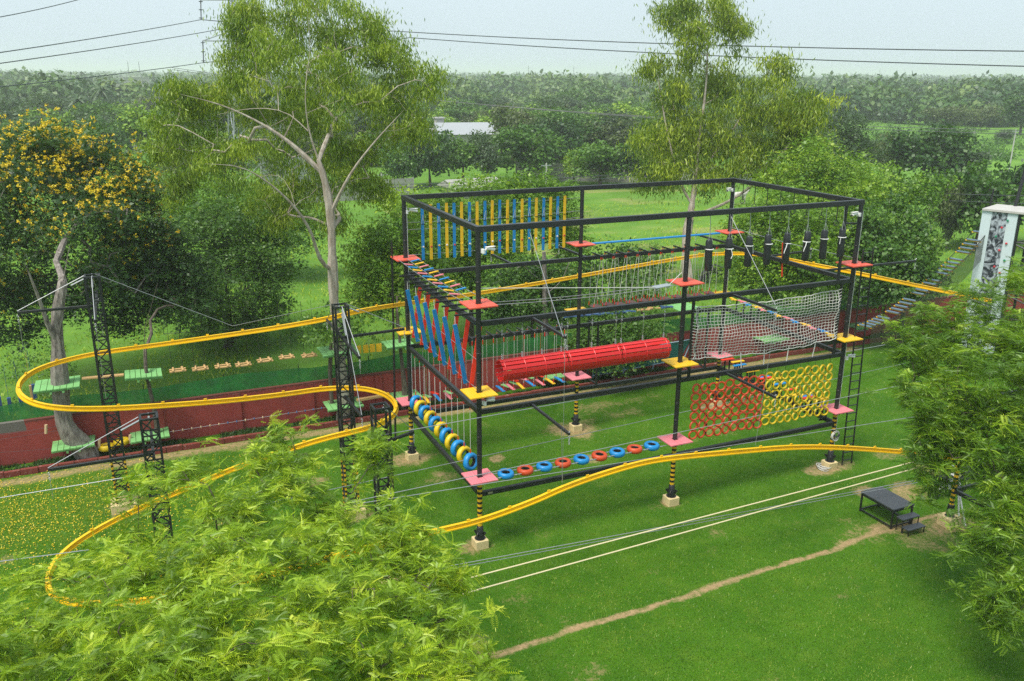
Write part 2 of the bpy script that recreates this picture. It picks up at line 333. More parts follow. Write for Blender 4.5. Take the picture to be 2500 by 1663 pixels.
# ------------------------------------------------------------------ red wall, netting, kerb, planting strip
WY = 12.35; WX0, WX1 = -34, 62
def wall():
    t = thing('boundary_wall', 'long dark red rendered boundary wall behind the rope course lawn', 'wall', (0, WY, 0))
    m, n, b = newmat('red_render'); pos = geo(n); s = N(n, 'ShaderNodeSeparateXYZ'); n.links.new(pos, s.inputs[0])
    c = mixc(n, ramp(n, noise(n, 1.2, 6, pos, .7), .35, .7), (.36, .055, .043), (.26, .042, .034))
    st = mth(n, 'MULTIPLY', ramp(n, noise(n, 5, 5, pos, .7), .5, .75), ramp(n, s.outputs[2], .9, .0)); c = mixc(n, mth(n, 'MULTIPLY', st, .6), c, (.09, .05, .035))
    edge = mth(n, 'MULTIPLY', ramp(n, mth(n, 'ADD', s.outputs[2], mth(n, 'MULTIPLY', noise(n, 9, 4, pos), .25)), 1.68, 1.78), .8); c = mixc(n, edge, c, (.08, .03, .02))
    gp = mth(n, 'MULTIPLY', mth(n, 'LESS_THAN', mth(n, 'ABSOLUTE', mth(n, 'ADD', mth(n, 'ADD', s.outputs[0], 13.45), mth(n, 'MULTIPLY', noise(n, 3, 2, pos), .2))), .42), mth(n, 'GREATER_THAN', s.outputs[2], 1.3)); c = mixc(n, gp, c, (.14, .125, .11))
    n.links.new(c, b.inputs['Base Color']); b.inputs['Roughness'].default_value = .85
    bp = N(n, 'ShaderNodeBump'); bp.inputs['Strength'].default_value = .3; bp.inputs['Distance'].default_value = .02; n.links.new(noise(n, 12, 5, pos), bp.inputs['Height']); n.links.new(bp.outputs[0], b.inputs['Normal'])
    w = mb((0, WY, 0)); w.box(((WX0+WX1)/2, WY, .79), (WX1-WX0, .18, 1.78)); w.build('wall_panel', m, t)
    x = -32.
    while x < 60:
        q = mb((x, WY, 0)); q.box((x, WY-.11, .775), (.3, .12, 1.72)); q.build('pilaster', m, t); x += 2.93
    t2 = thing('net_fence', 'green shade net fence on posts along the top of the red wall', 'fence', (0, WY+.25, 0))
    g, n, b = newmat('green_shade_net'); pos = geo(n); wv = N(n, 'ShaderNodeTexNoise'); wv.inputs['Scale'].default_value = 40; n.links.new(pos, wv.inputs[0])
    n.links.new(mixc(n, ramp(n, noise(n, 2.5, 5, pos), .3, .7), (.002, .075, .012), (.004, .16, .02)), b.inputs['Base Color']); b.inputs['Roughness'].default_value = .7
    n.links.new(mth(n, 'ADD', .45, mth(n, 'MULTIPLY', noise(n, 3.5, 5, pos, .8), .8), True), b.inputs['Alpha'])
    xs = np.arange(WX0, 30, .5); V = []; F = []
    for i, x in enumerate(xs):
        hh = 2.2+.05*math.sin(x*.9)+.05*random.random()
        for z in (1.2, 1.6, 1.95, hh): V.append((x, WY+.16+.25*(z-1.3)/1.5+.04*random.random(), z))
    for i in range(len(xs)-1):
        for j in range(3): F.append((i*4+j, (i+1)*4+j, (i+1)*4+j+1, i*4+j+1))
    q = mb((0, WY+.25, 0)); q.add(V, F, True); q.build('net_sheet', g, t2)
    x = -33.
    while x < 30: q = mb((x, WY+.48, 0)); q.tube([(x, WY+.48, 0), (x, WY+.48, 2.35)], .018, 6); q.build('post', BLACK, t2); x += 3.0
    t3 = thing('kerb_edging', 'low red painted brick edging in front of the wall', 'kerb', (0, 11.25, 0))
    k, n, b = newmat('worn_red_kerb'); pos = geo(n)
    n.links.new(mixc(n, ramp(n, noise(n, 7, 6, pos, .8), .58, .66), mixc(n, noise(n, 2, 3, pos), (.22, .028, .02), (.13, .035, .022)), (.5, .38, .33)), b.inputs['Base Color']); b.inputs['Roughness'].default_value = .85
    q = mb((0, 11.25, 0)); x = WX0
    while x < 40:
        L = random.uniform(.5, .9); q.box((x+L/2, 11.25+random.uniform(-.03, .03), .09), (L-.02, .16, random.uniform(.2, .26)), random.uniform(-.03, .03)); x += L
    q.build('edging', k, t3)
wall()
def scatter_blades(name, pts, lab, mat, h=(.05, .09), wd=.012, tint=None):
    n = len(pts); a = rng.random(n)*2*math.pi; hh = rng.uniform(*h, n); lean = rng.normal(0, .45, (n, 2))*hh[:, None]
    d = np.stack([np.cos(a), np.sin(a), np.zeros(n)], 1)*wd
    top = pts+np.stack([lean[:, 0], lean[:, 1], hh], 1)
    V = np.stack([pts-d, pts+d, top], 1).reshape(-1, 3); F = np.arange(3*n).reshape(-1, 3)
    ti = np.repeat(rng.random(n) if tint is None else tint, 3)
    o = link(name, npmesh(name, V, F, ti, mat)); o['kind'] = 'stuff'; o['label'] = lab; return o
def grass():
    n = 230000; px = rng.uniform(-30, 2540, n*2); py = 831+832*rng.uniform(-.05, 1.02, n*2)
    d = w_[None]+r_[None]*((px-1250)/FPX)[:, None]-u_[None]*((py-831.5)/FPX)[:, None]; t = -CAM[2]/d[:, 2]; p = CAM+d*t[:, None]
    dens = np.interp(p[:, 1], [-14, 10.5], [.25, .8]); ok = (p[:, 1] < 10.4) & (rng.random(len(p)) < dens)
    ix = np.clip(np.searchsorted(GX[:, 0], p[:, 0]), 0, GX.shape[0]-1); iy = np.clip(np.searchsorted(GY[0], p[:, 1]), 0, GX.shape[1]-1)
    ok &= (rng.random(len(p)) > GD[ix, iy]*1.6); p = p[ok]; p[:, 2] = 0
    cl_ = fbm(p[:, 0], p[:, 1], 1.4, 21); scatter_blades('lawn_grass', p, 'short mown green grass of the lawn', L_GRASS, (.025, .06), .011, np.clip(.05+.75*cl_+rng.normal(0, .2, len(p)), 0, 1))
    n = 60000; p = np.stack([rng.uniform(-25, 40, n), rng.uniform(11.4, 12.2, n), np.zeros(n)], 1); k = fbm(p[:, 0], p[:, 1]*1.5, 1.2, 5); p = p[k > .43]
    scatter_blades('strip_ground_cover', p, 'dark low ground cover in the bed between kerb and wall', L_DARK, (.05, .16), .03)
    n = 8000; p = np.stack([rng.normal(-13.5, 3.6, n), rng.normal(7.6, 2.2, n), np.full(n, .035)], 1); p = p[p[:, 1] < 11.9]
    n = len(p); a = rng.random(n)*6.28; s = rng.uniform(.011, .024, n); c = np.stack([np.cos(a)*s, np.sin(a)*s, rng.normal(0, .008, n)], 1); e = np.stack([-np.sin(a)*s, np.cos(a)*s, rng.normal(0, .008, n)], 1)
    V = np.stack([p-c, p-e, p+c, p+e], 1).reshape(-1, 3); o = link('fallen_petals', npmesh('fallen_petals', V, np.arange(4*n).reshape(-1, 4), np.repeat(rng.random(n), 4), L_FLOW)); o['kind'] = 'stuff'; o['label'] = 'yellow petals fallen on the lawn under the flowering tree'
grass()

# ------------------------------------------------------------------ tower
D = 6.8918; B1, P1, B2, P2, B3, P3, TOP = 1.80, 2.39, 4.466, 5.10, 7.162, 7.77, 9.876
COLS = {'A': (0, 0), 'B': (7, 0), 'C': (14, 0), 'D': (0, D), 'E': (7, D), 'F': (14, D)}
tower = thing('rope_course_tower', 'tall black steel frame tower of the high rope course with coloured platforms', 'climbing frame', (0, 0, 0))
for k, (x, y) in COLS.items():
    m = mb((x, y, 0)); m.tube([(x, y, .36), (x, y, P1-.05)], .078, 14); c1 = m.build('column', STRIPE, tower); c1['label'] = 'lower column section painted in black and yellow bands'
    m = mb((x, y, 0)); m.tube([(x, y, P1-.05), (x, y, TOP-.06)], .076, 14)
    for z in (3.1, 3.7, 5.7, 6.3, 8.4): m.torus((x, y, z), .08, .009, (0, 0, 1), 14, 5)
    m.build('column', BLACK, tower)
    m = mb((x, y, 0)); m.lathe((x, y, .28), [(.17, 0), (.17, .03), (.12, .03), (.1, .42), (.078, .44)], 16)
    for a in range(4): aa = a*math.pi/2+.78; m.beam((x+.08*math.cos(aa), y+.08*math.sin(aa), .47), (x+.15*math.cos(aa), y+.15*math.sin(aa), .42), .015, .22)
    m.build('base_shoe', BLACK, tower)
    m = mb((x, y, 0)); m.box((x, y, .14), (.42, .42, .30)); m.build('plinth', CREAM, tower, .015)
def hbeam(a, b, z, w=.10, h=.135, name='beam'):
    m = mb((a[0], a[1], z)); a = np.array([*a, z], float); b = np.array([*b, z], float); d = (b-a)/np.linalg.norm(b-a)
    m.beam(a+d*.06, b-d*.06, w, h); return m.build(name, BLACK, tower, .008)
for z in (B1, B2, B3, TOP):
    for a, b in (('A', 'B'), ('B', 'C'), ('D', 'E'), ('E', 'F'), ('A', 'D'), ('C', 'F')):
        hbeam(COLS[a], COLS[b], z, .12 if z != TOP else .14, .15 if z != TOP else .165)
for x, y in COLS.values():
    m = mb((x, y, TOP)); m.box((x, y, TOP), (.145, .145, .165)); m.build('corner_joint', BLACK, tower)
def boom(a, b, z, name='boom'):
    m = mb((*a, z)); m.beam((*a, z), (*b, z), .07, .08); o = m.build(name, BLACK, tower, .006)
    q = mb((*b, z)); e = np.array(b, float)
    for i in range(4): q.torus((e[0], e[1], z-.08-.07*i), .028, .008, (1, 0, 0) if i % 2 else (0, 1, 0), 8, 4)
    q.torus((e[0], e[1], z+.07), .03, .01, (1, 0, 0), 8, 4); q.build('shackle', STEEL, o)
for x in (1.68, 8.85):
    for z in (B3, B2): boom((x, 0), (x, -2.15 if z == B3 else -2.5), z)
for x, y in ((4.17, 9.05), (7.35, 9.4), (14.3, 9.6)): boom((x, D), (x, y), B3)
boom((14, 4.45), (16.45, 4.7), B3); boom((14, 1.6), (18.75, 1.55), B3)
def ribs(pts, axis, L=.6):
    for p in pts:
        m = mb(p); a = np.array(p, float); e = np.array(axis, float)*L/2; m.beam(a-e, a+e, .045, .05); m.build('rib', BLACK, tower)
ribs([(.64+.43*i, D, B2+.105) for i in range(14)], (0, 1, 0), .8)
ribs([(7.75+.54*i, D, B3+.105) for i in range(11)], (0, 1, 0), .8)
ribs([(0, .75+.55*i, B3+.105) for i in range(11)], (1, 0, 0), .9)
def platform(x, y, z, mat, cs=.86):
    m = mb((x, y, z)); w = cs/2
    for x0, x1 in ((-w, -.085), (-.075, -.005), (.0, .075), (.085, w)):
        for j in range(4 if abs(x0) == w or abs(x1) == w else 1):
            if abs(x0) == w or abs(x1) == w:
                s = (x1-x0)/4; m.box((x+x0+s*(j+.5), y, z-.018), (s-.004, cs, .036))
            elif x0 > -.08:
                for sy in (-1, 1): m.box((x+(x0+x1)/2, y+sy*(w/2+.045), z-.018), (x1-x0, w-.09, .036))
    o = m.build('platform', mat, tower)
    q = mb((x, y, z)); 
    for sy in (-.28, .28): q.box((x, y+sy, z-.065), (cs-.1, .05, .05))
    for sx in (-.1, .1): q.box((x+sx, y, z-.115), (.05, cs-.3, .05))
    q.build('platform_bearer', BLACK, o)
for k, (x, y) in COLS.items():
    platform(x, y, P1, PINK); platform(x, y, P2, YWOOD); platform(x, y, P3, REDP)
# drop frames beside columns E and F and posts beside B and C
for (x, y) in ((7.9, D), (14.0-.75, D)):
    for z0 in (B2, ):
        for dx in (-.02, ):
            m = mb((x, y, 0)); m.beam((x, y, B2), (x, y, B1), .07, .07); m.beam((x, y, B2-.1), (x, y+.75, B2-.1), .05, .05); m.beam((x, y+.75, B2-.1), (x, y+.75, B1+.1), .06, .06); m.beam((x, y, B1+.1), (x, y+.75, B1+.1), .05, .05)
            m.build('drop_frame', BLACK, tower)
for x in (7.38, 13.55): m = mb((x, 0, B2)); m.beam((x, 0, B2), (x, 0, B3), .075, .075); m.build('net_post', BLACK, tower)
m = mb((13.3, 0, TOP)); m.beam((13.35, 0, TOP), (13.35, 0, B3), .075, .075); m.build('net_post', BLACK, tower)
m = mb((13.6, 0, 9.2)); m.beam((13.35, 0, 9.2), (13.95, 0, 9.15), .06, .06); m.build('brace', BLACK, tower)
m = mb((.05, 0, B1)); m.box((.32, -.0595, B1), (.16, .006, .07)); m.build('name_plate', paint('plate_grey', (.3, .27, .17), .5), tower)
for k in 'DFC':
    x, y = COLS[k]; m = mb((x, y, 0)); m.tube([(x+.085, y-.03, .9), (x+.085, y-.03, TOP-.3)], .012, 5); m.build('conduit', WHITE, tower)

# ladders
def ladder(name, label, a0, a1, w, n, r=.028):
    a0 = np.array(a0, float); a1 = np.array(a1, float); w = np.array(w, float); t = thing(name, label, 'ladder', a0)
    for s in (0, 1): m = mb(a0); m.tube([a0+w*s, a1+w*s], r, 8); m.build('rail', BLACK, t)
    for i in range(n):
        p = a0+(a1-a0)*(i+.6)/(n); m = mb(p); m.tube([p, p+w], r*.7, 6); m.build('rung', BLACK, t)
    return t
ladder('steel_ladder', 'tall black steel ladder up the right front corner column of the tower', (14.62, -.02, 0), (14.22, -.12, 8.25), (.46, .0, 0), 26)
ladder('steel_ladder', 'narrow black steel ladder beside the left rear corner column', (-.42, 7.55, 0), (-.42, 7.05, 8.3), (.06, .34, 0), 26, .022)

# CCTV cameras
def cctv(x, y, z, ang, label):
    t = thing('security_camera', label, 'camera', (x, y, z)); d = np.array([math.cos(ang), math.sin(ang), -.25]); c = np.array([x, y, z])
    m = mb(c); m.tube([c-d*.02, c+d*.26], [.045, .05], 10); m.box(c+d*.12+np.array([0, 0, .06]), (.3, .12, .012), ang); m.build('camera_body', WHITE, t, .004)
    m = mb(c); m.tube([c-d*.1+(0, 0, -.12), c+(0, 0, -.02)], .018, 6); m.box(c-d*.12+(0, 0, -.1), (.06, .14, .12), ang); m.build('bracket', WHITE, t)
    m = mb(c); e = c+d*.262; m.tube([e-d*.01, e+d*.004], .035, 10); m.build('lens', BLACK, t)
cctv(.2, D-.05, 9.45, 0, 'white security camera under the top left rear corner of the tower')
cctv(.22, -.1, 9.35, .2, 'white security camera near the top of the front left column')
cctv(.22, -.1, 4.85, .3, 'white security camera under the yellow platform of the front left column')
cctv(13.72, -.12, 9.55, 3.3, 'white security camera pair by the top right front corner')
cctv(13.8, D-.1, 9.55, 3.6, 'white security camera on the right rear column top')
cctv(14.2, -.1, 4.4, 0, 'white security camera below the yellow platform of the right front column')

# ------------------------------------------------------------------ challenge elements
# upright planks, rear left bay
tops = [489, 563, 636, 707, 779, 849, 919, 989, 1060, 1128, 1195, 1264, 1330, 1399, 1465, 1530, 1596, 1660, 1724, 1787]
cnt = {'blue': 0, 'yellow': 0}; GRIP = [paint('grip_white', (.7, .68, .66), .5), paint('grip_red', (.55, .03, .05), .5), paint('grip_yellow', (.8, .5, .02), .5)]
for i, tx in enumerate(tops):
    x = float(P(900+tx*.2678, 500, y=D)[0]); c = 'blue' if i % 2 == 0 else 'yellow'
    t = thing('hanging_plank', f'{ORD[cnt[c]]} {c} upright plank from the left in the top rear bay', 'plank', (x, D, 8.62), 'upright planks of the rear left top bay'); cnt[c] += 1
    z0 = 7.64+random.uniform(-.02, .02); m = mb((x, D, 8.62)); m.box((x+random.uniform(-.01, .01), D, z0+.985), (.105, .03, 1.97), 0); m.build('board', BLUEW if c == 'blue' else YWOOD, t, .004)
    m = mb((x, D, 8.62)); m.lathe((x, D-.016, z0+.47), [(.035, 0), (.03, .03), (.01, .035)], 8, (0, -1, 0)); m.build('foothold', GRIP[i % 3], t)
    m = mb((x, D, 8.62)); m.box((x, D-.022, z0+1.28), (.11, .012, .02)); m.build('strap', RUB, t)
    if c == 'blue' or i in (9, 11, 13, 17):
        m = mb((x, D, 8.62)); m.tube([(x-.045, D-.03, z0+1.3), (x, D-.04, z0+1.62), (x+.045, D-.03, z0+1.3)], .008, 5); m.build('rope_loop', ROPE if c == 'blue' else YWOOD, t)
for z in (9.5, 9.0, 8.75, 7.85): cable('steel_cable', {9.5: 'topmost', 9.0: 'second', 8.75: 'third', 7.85: 'lowest'}[z]+' cable threaded through the upright blue and yellow planks', [(.05, D+.03, z), (6.95, D+.03, z+.02)], .008, sag=.05, group='cables behind the upright planks')
# blue balance beam
t = thing('balance_beam', 'long blue balance beam at the top of the rear right bay', 'beam', (7.5, D, 7.72))
for a, b in ((7.5, 9.05), (9.06, 13.5)): m = mb((a, D, 7.72)); m.box(((a+b)/2, D, 7.72), (b-a-.01, .16, .05)); m.build('board', BLUEW, t, .004)
# rings, right side
for i in range(8):
    y = 6.23-.74*i; L = .62 if i % 2 == 0 else .72
    t = thing('hanging_ring', f'{ORD[i]} black strap with a hand ring from the rear on the right side top beam', 'ring', (14, y, TOP-.07), 'hand rings along the right side')
    m = mb((14, y, TOP-.07)); m.beam((14, y, TOP-.07), (14, y, TOP-.07-L), .035, .01, (1, 0, 0)); m.build('strap', RUB, t)
    m = mb((14, y, TOP-.07)); m.torus((14, y, TOP-.07-L-.09), .085, .013, (.5, 1, 0), 16, 6); m.build('ring', BLACK, t)
cable('safety_cable', 'thin steel safety line below the hand rings', [(14, D-.1, 7.95), (14, .1, 7.95)], .009, sag=.06)
# punch bags
bagx = [7.79, 8.56, 9.34, 10.12, 10.9, 11.72, 12.48, 13.26]; ropes = ['front', 'tail', 'rtail', 'front', 'ltail', 'ltail', 'front', 'left']
BAG = paint('black_vinyl', (.016, .018, .02), .38, .35, (.05, .055, .06), 8, .4)
for i, x in enumerate(bagx):
    lean = .03
    d = ['with a white band', 'with a white rope knotted in front', 'with a white band and short tail', 'with a white band', 'with a white rope tail to the left', 'with a white rope hanging left', 'with a high white band', 'with a white band and trailing rope'][i]
    t = thing('punch_bag', f'{ORD[i]} black punch bag from the left {d}', 'punching bag', (x, 0, TOP-.08), 'punch bags under the front top beam'); c = np.array([x+.05, 0, 8.03])
    m = mb(c); m.lathe(c, [(.06, 0), (.105, .02), (.118, .08), (.12, .35), (.118, .72), (.122, .76), (.112, .8), (.108, .93), (.085, .99), (.03, 1.01)], 18, (random.uniform(-.03, .01), random.uniform(-.02, .02), 1)); m.build('bag_body', BAG, t)
    z = 8.03+(.70 if i not in (1, 4, 5) else .66)
    m = mb(c); m.torus((c[0], 0, z), .122, .017, (.0+.12*(i in (4,)), 0, 1), 18, 6)
    if ropes[i] == 'tail': m.tube([(c[0]-.02, -.13, z), (c[0]+.01, -.15, z-.12), (c[0]+.03, -.15, z-.2), (c[0]-.02, -.15, z-.3)], .014, 5)
    if ropes[i] in ('ltail', ): m.tube([(c[0]-.1, -.11, z), (c[0]-.14, -.13, z-.1), (c[0]-.2, -.13, z-.24), (c[0]-.21, -.13, z-.3)], .014, 5)
    if ropes[i] == 'rtail': m.tube([(c[0]+.11, -.05, z), (c[0]+.135, -.06, z-.25)], .012, 5)
    if ropes[i] == 'left': m.tube([(c[0]-.11, -.05, z), (c[0]-.14, -.06, z-.22)], .01, 5)
    m.build('rope_band', WHITE, t)
    m = mb(c); top = np.array([c[0]-.02, 0, 9.28])
    for a in range(4): aa = a*1.57+.5; m.tube([top, (c[0]+.1*math.cos(aa), .1*math.sin(aa), 8.98)], .006, 4)
    m.tube([top, (x, 0, TOP-.08)], .011, 5); m.build('chain', STEEL, t)
# crossed rung ladder D-A top
seq = ['blue', 'yellow', 'pink']; MC = {'blue': BLUEW, 'yellow': YWOOD, 'pink': PINK, 'red': REDW}
cc = {}
for side in (0, 1):
    for i in range(10):
        c = (['pink', 'blue', 'yellow'] if side == 0 else ['blue', 'yellow', 'pink'])[i % 3]; y = (5.9 if side == 0 else 6.2)-.5*i
        k = (side, c); cc[k] = cc.get(k, 0)+1; sn = 'left' if side == 0 else 'right'
        x0, x1 = (-.36, -.06) if side == 0 else (-.02, .32)
        m = mb((0, y, 7.75)); m.beam((x0, y+.02, 7.76), (x1, y-.05 if side == 0 else y+.14, 7.72 if side == 0 else 7.78), .075, .035)
        o = m.build('foot_rung', MC[c], None, .005); tag(o, f'{ORD[cc[k]-1]} {c} slat from the rear in the {sn} row of the slanting rope bridge', 'plank', 'slats of the top left rope bridge')
for x in (-.36, -.05, .32): cable('steel_cable', {-.36: 'left', -.05: 'middle', .32: 'right'}[x]+' cable carrying the coloured slats of the top left rope bridge', [(x, 6.6, 7.79), (x, .3, 7.79)], .009, sag=.06)
# V boards D-A middle
for i in range(7):
    yr = 6.25-.93*i; yb = 5.75-.93*i
    t = thing('slanting_board', f'{ORD[i]} red slanting board from the rear on the left side', 'plank', (0, yr, B3), 'red slanting boards on the left side')
    a = np.array([0, yr-.02, 5.0]); b = np.array([.33, yr+.06, 6.86]); m = mb(a); m.beam(a, b, .135, .03, (0, 1, 0)); m.build('board', REDW, t, .004)
    m = mb(b); m.tube([b-(b-a)*.06, b+(0, 0, .3)], .013, 5); m.build('rope', ROPE, t)
    if i < 6:
        t = thing('slanting_board', f'{ORD[i]} blue slanting board from the rear on the left side', 'plank', (0, yb, B3), 'blue slanting boards on the left side')
        a = np.array([0, yb-.02, 5.0]); b = np.array([-.33, yb-.04, 6.9]); m = mb(a); m.beam(a, b, .135, .03, (0, 1, 0)); m.build('board', BLUEW, t, .004)
        m = mb(b); m.tube([b-(b-a)*.06, b+(0, 0, .3)], .013, 5); m.build('rope', ROPE, t)
cable('steel_cable', 'cable through the lower ends of the red and blue slanting boards', [(0, 6.8, 5.13), (0, .1, 5.13)], .009)
cable('steel_cable', 'cable across the middle of the red and blue slanting boards', [(.1, 6.8, 5.95), (.1, .1, 5.95)], .008)
# upright tyres on the left
def tyre(t, c, mat, axis, Ro=.235, r=.062, name='tread', inner=True):
    m = mb(c); m.torus(c, Ro-r, r, axis, 28, 10, 1.35); m.build(name, mat, t)
    if inner: m = mb(c); m.torus(c, Ro-2*r+.012, .028, axis, 24, 6, 2.3); m.build('inner_rim', RUB, t)
cb = 0; cy = 0
for i in range(11):
    y = 6.17-.543*i; c = 'blue' if i % 2 == 0 else 'yellow'; j = cb if c == 'blue' else cy
    if c == 'blue': cb += 1
    else: cy += 1
    t = thing('standing_tyre', f'{ORD[j]} {c} upright tyre from the rear on the left side', 'tyre', (0, y, 2.55), 'upright tyres of the left side')
    tyre(t, (0, y, 2.55), TYB if c == 'blue' else TYY, (.42+random.uniform(-.1, .1), -1, .1+random.uniform(-.06, .06)), .29, .075)
    m = mb((0, y, 2.55)); m.tube([(0, y, 2.84), (0, y, B2-.07)], .009, 5); m.build('hanging_rope', ROPE, t)
    m = mb((0, y, 2.55)); m.tube([(0, y, 2.84), (0, y, 2.98)], .016, 5); m.tube([(0, y, B2-.2), (0, y, B2-.07)], .016, 5); m.build('red_rope_end', REDW, t)
# flat tyres front left
cb = cr_ = 0
for i in range(9):
    x = .86+.655*i; c = 'blue' if i % 2 == 0 else 'red'; j = cb if c == 'blue' else cr_
    if c == 'blue': cb += 1
    else: cr_ += 1
    t = thing('flat_tyre', f'{ORD[j]} {c} flat-lying tyre from the left on the front low cables', 'tyre', (x, 0, 2.3), 'flat lying tyres of the front left bay')
    tyre(t, (x, 0, 2.3), TYB if c == 'blue' else TYR, (random.uniform(-.05, .05), random.uniform(-.05, .05), 1), .262, .072)
    m = mb((x, 0, 2.3))
    for sx in (-1, 1): m.tube([(x+sx*.24, -.15, 2.29), (x+sx*.31, -.16, 2.29)], .022, 6); m.tube([(x+sx*.24, .15, 2.29), (x+sx*.31, .16, 2.29)], .018, 6)
    m.build('cable_clamp', STEEL, t)
for y in (-.16, .16): cable('steel_cable', ('front' if y < 0 else 'rear')+' cable carrying the flat blue and red tyres', [(.4, y, 2.3), (6.6, y, 2.3)], .011)
# red slatted tunnels
secs = [('left', .66, 2.74), ('middle', 2.80, 4.62), ('right', 4.68, 6.38)]
for nm, xa, xb in secs:
    t = thing('barrel_tunnel', f'{nm} section of the red slatted barrel tunnel', 'tunnel', ((xa+xb)/2, 0, 5.66), 'sections of the red barrel tunnel'); c = np.array([0, 0, 5.66]); Rr = .315
    m = mb(((xa+xb)/2, 0, 5.66))
    for j in range(15):
        a = 2*math.pi*(j+.3)/15; dirv = np.array([0, math.cos(a), math.sin(a)]); p = c+dirv*Rr; e = .03*random.random()
        m.beam(p+np.array([xa-e, 0, 0]), p+np.array([xb+e, 0, 0]), .102, .016, tuple(dirv))
    m.build('slats', REDT, t)
    nh = 4 if nm == 'left' else 3
    for q in range(nh):
        x = xa+.07+(xb-xa-.14)*q/(nh-1); m = mb((x, 0, 5.66)); m.torus((x, 0, 5.66), Rr+.013, .014, (1, 0, 0), 28, 5, 1.3); m.build('hoop', REDT, t)
        m = mb((x, 0, 5.66)); m.tube([(x, 0, 5.66+Rr+.18), (x, 0, B3-.07)], .006, 4)
        for z in (Rr+.16, Rr+.1, Rr+.04, 1.1, 1.2): m.torus((x, 0, 5.66+z), .024, .009, (0, 1, 0), 8, 4)
        m.build('hanger', STEEL, t)
# cargo net
t = thing('cargo_net', 'white rope cargo net in the middle of the front right bay', 'net', (10.5, 0, 6)); m = mb((10.5, 0, 6))
nx_, nz_ = 46, 17; xa, xb = 7.5, 13.45; U = lambda i, j: (xa+(xb-xa)*i/nx_+.02*math.sin(j*1.3+i*.3)+(.04 if 0 < j < nz_ and i == 0 else 0)+.035*abs(math.sin(j*math.pi/2))*(1 if i == 0 else -1 if i == nx_ else 0), .05*math.sin(i*.5)+.06*math.sin(j*.5+i*.11), 5.12+1.73*j/nz_-.10*math.sin(math.pi*i/nx_)*(1-j/nz_)-.06*math.sin(math.pi*i/nx_)+.012*math.sin(i*2.1+j)-(.06*math.sin(i*.9) if j == 0 else 0)*.3)
for i in range(nx_+1): m.tube([U(i, j) for j in range(nz_+1)], .009 if i not in (0, nx_) else .016, 4)
for j in range(nz_+1): m.tube([U(i, j) for i in range(nx_+1)], .009 if j not in (0, nz_) else .016, 4)
m.build('mesh', ROPE, t)
for i, x in ((0, 7.38), (nx_, 13.55)):
    m = mb((x, 0, 6))
    for j in range(nz_+1): m.tube([U(i, j), (x, -.04, U(i, j)[2]+.05), (x+.03, .04, U(i, j)[2]+.02)], .011, 4)
    m.build('lashing', ROPE, t)
m = mb((10.5, 0, 6)); m.tube([U(0, 0), (7.2, 0, 5.0)], .015, 5)
for i, (xt, zb) in enumerate([(9.45, B2), (10.45, B2), (11.5, B2), (12.7, B2)]): m.tube([(xt, .03, 5.08), (xt-.06*(i-1), 0, B2+.07)], .018, 5)
m.build('tie_rope', ROPE, t)
# tyre nets
def tyrenet(label, xa, mat, nm):
    t = thing('tyre_net', label, 'tyre net', (xa+1.5, 0, 3.2)); k = mb((xa+1.5, 0, 3.2)); me = None; mi = mb(); 
    mi.torus((0, 0, 0), .145, .034, (0, 1, 0), 20, 7); me = mi.mesh('tyre', mat)
    for i in range(9):
        for j in range(6):
            x = xa+.337*i+.0; z = 4.07-.328*j-.008*i+.018*math.sin(i*1.7+j); z -= .03*math.sin(i*.8)
            o = link('tyre', me, t, (x-(xa+1.5), 0, z-3.2), (random.uniform(-.08, .08), random.uniform(0, 6), random.uniform(-.32, .32)))
            if i < 8: k.box((x+.168, 0, z), (.05, .05, .045), random.uniform(-.3, .3))
            if j < 5: k.box((x, 0, z-.164), (.045, .05, .06), random.uniform(-.3, .3))
            if j == 0: k.tube([(x, 0, z+.16), (x, 0, B2-.06)], .008, 4)
    k.build('lashing', RUB, t)
tyrenet('wall of linked orange tyres on the left half of the low front bay', 7.72, TYR, 'orange')
tyrenet('wall of linked yellow tyres on the right half of the low front bay', 7.72+.337*9, TYY, 'yellow')
# swing boards rear left low
for i in range(14):
    x = .64+.4285*i; c = ['yellow', 'blue', 'pink'][i % 3]
    t = thing('swing_board', f'{ORD[i//3]} {c} swing board from the left in the low rear bay', 'swing', (x, D, B2), 'swing boards of the low rear left bay')
    m = mb((x, D, 2.33)); m.box((x, D, 2.33+random.uniform(-.02, .02)), (.12, .72, .035), random.uniform(-.06, .06)); m.build('board', MC[c], t, .004)
    m = mb((x, D, 2.33))
    for s in (-1, 1): m.tube([(x, D+s*.3, 2.35), (x, D+s*.34, B2+.08)], .0085, 4)
    m.build('rope', ROPE, t); m = mb((x, D, 2.33))
    for s in (-1, 1): m.tube([(x, D+s*.3, 2.35), (x, D+s*.305, 2.52)], .016, 5); m.tube([(x, D+s*.34, B2-.14), (x, D+s*.34, B2+.02)], .017, 5)
    m.build('rope_end', REDW, t)
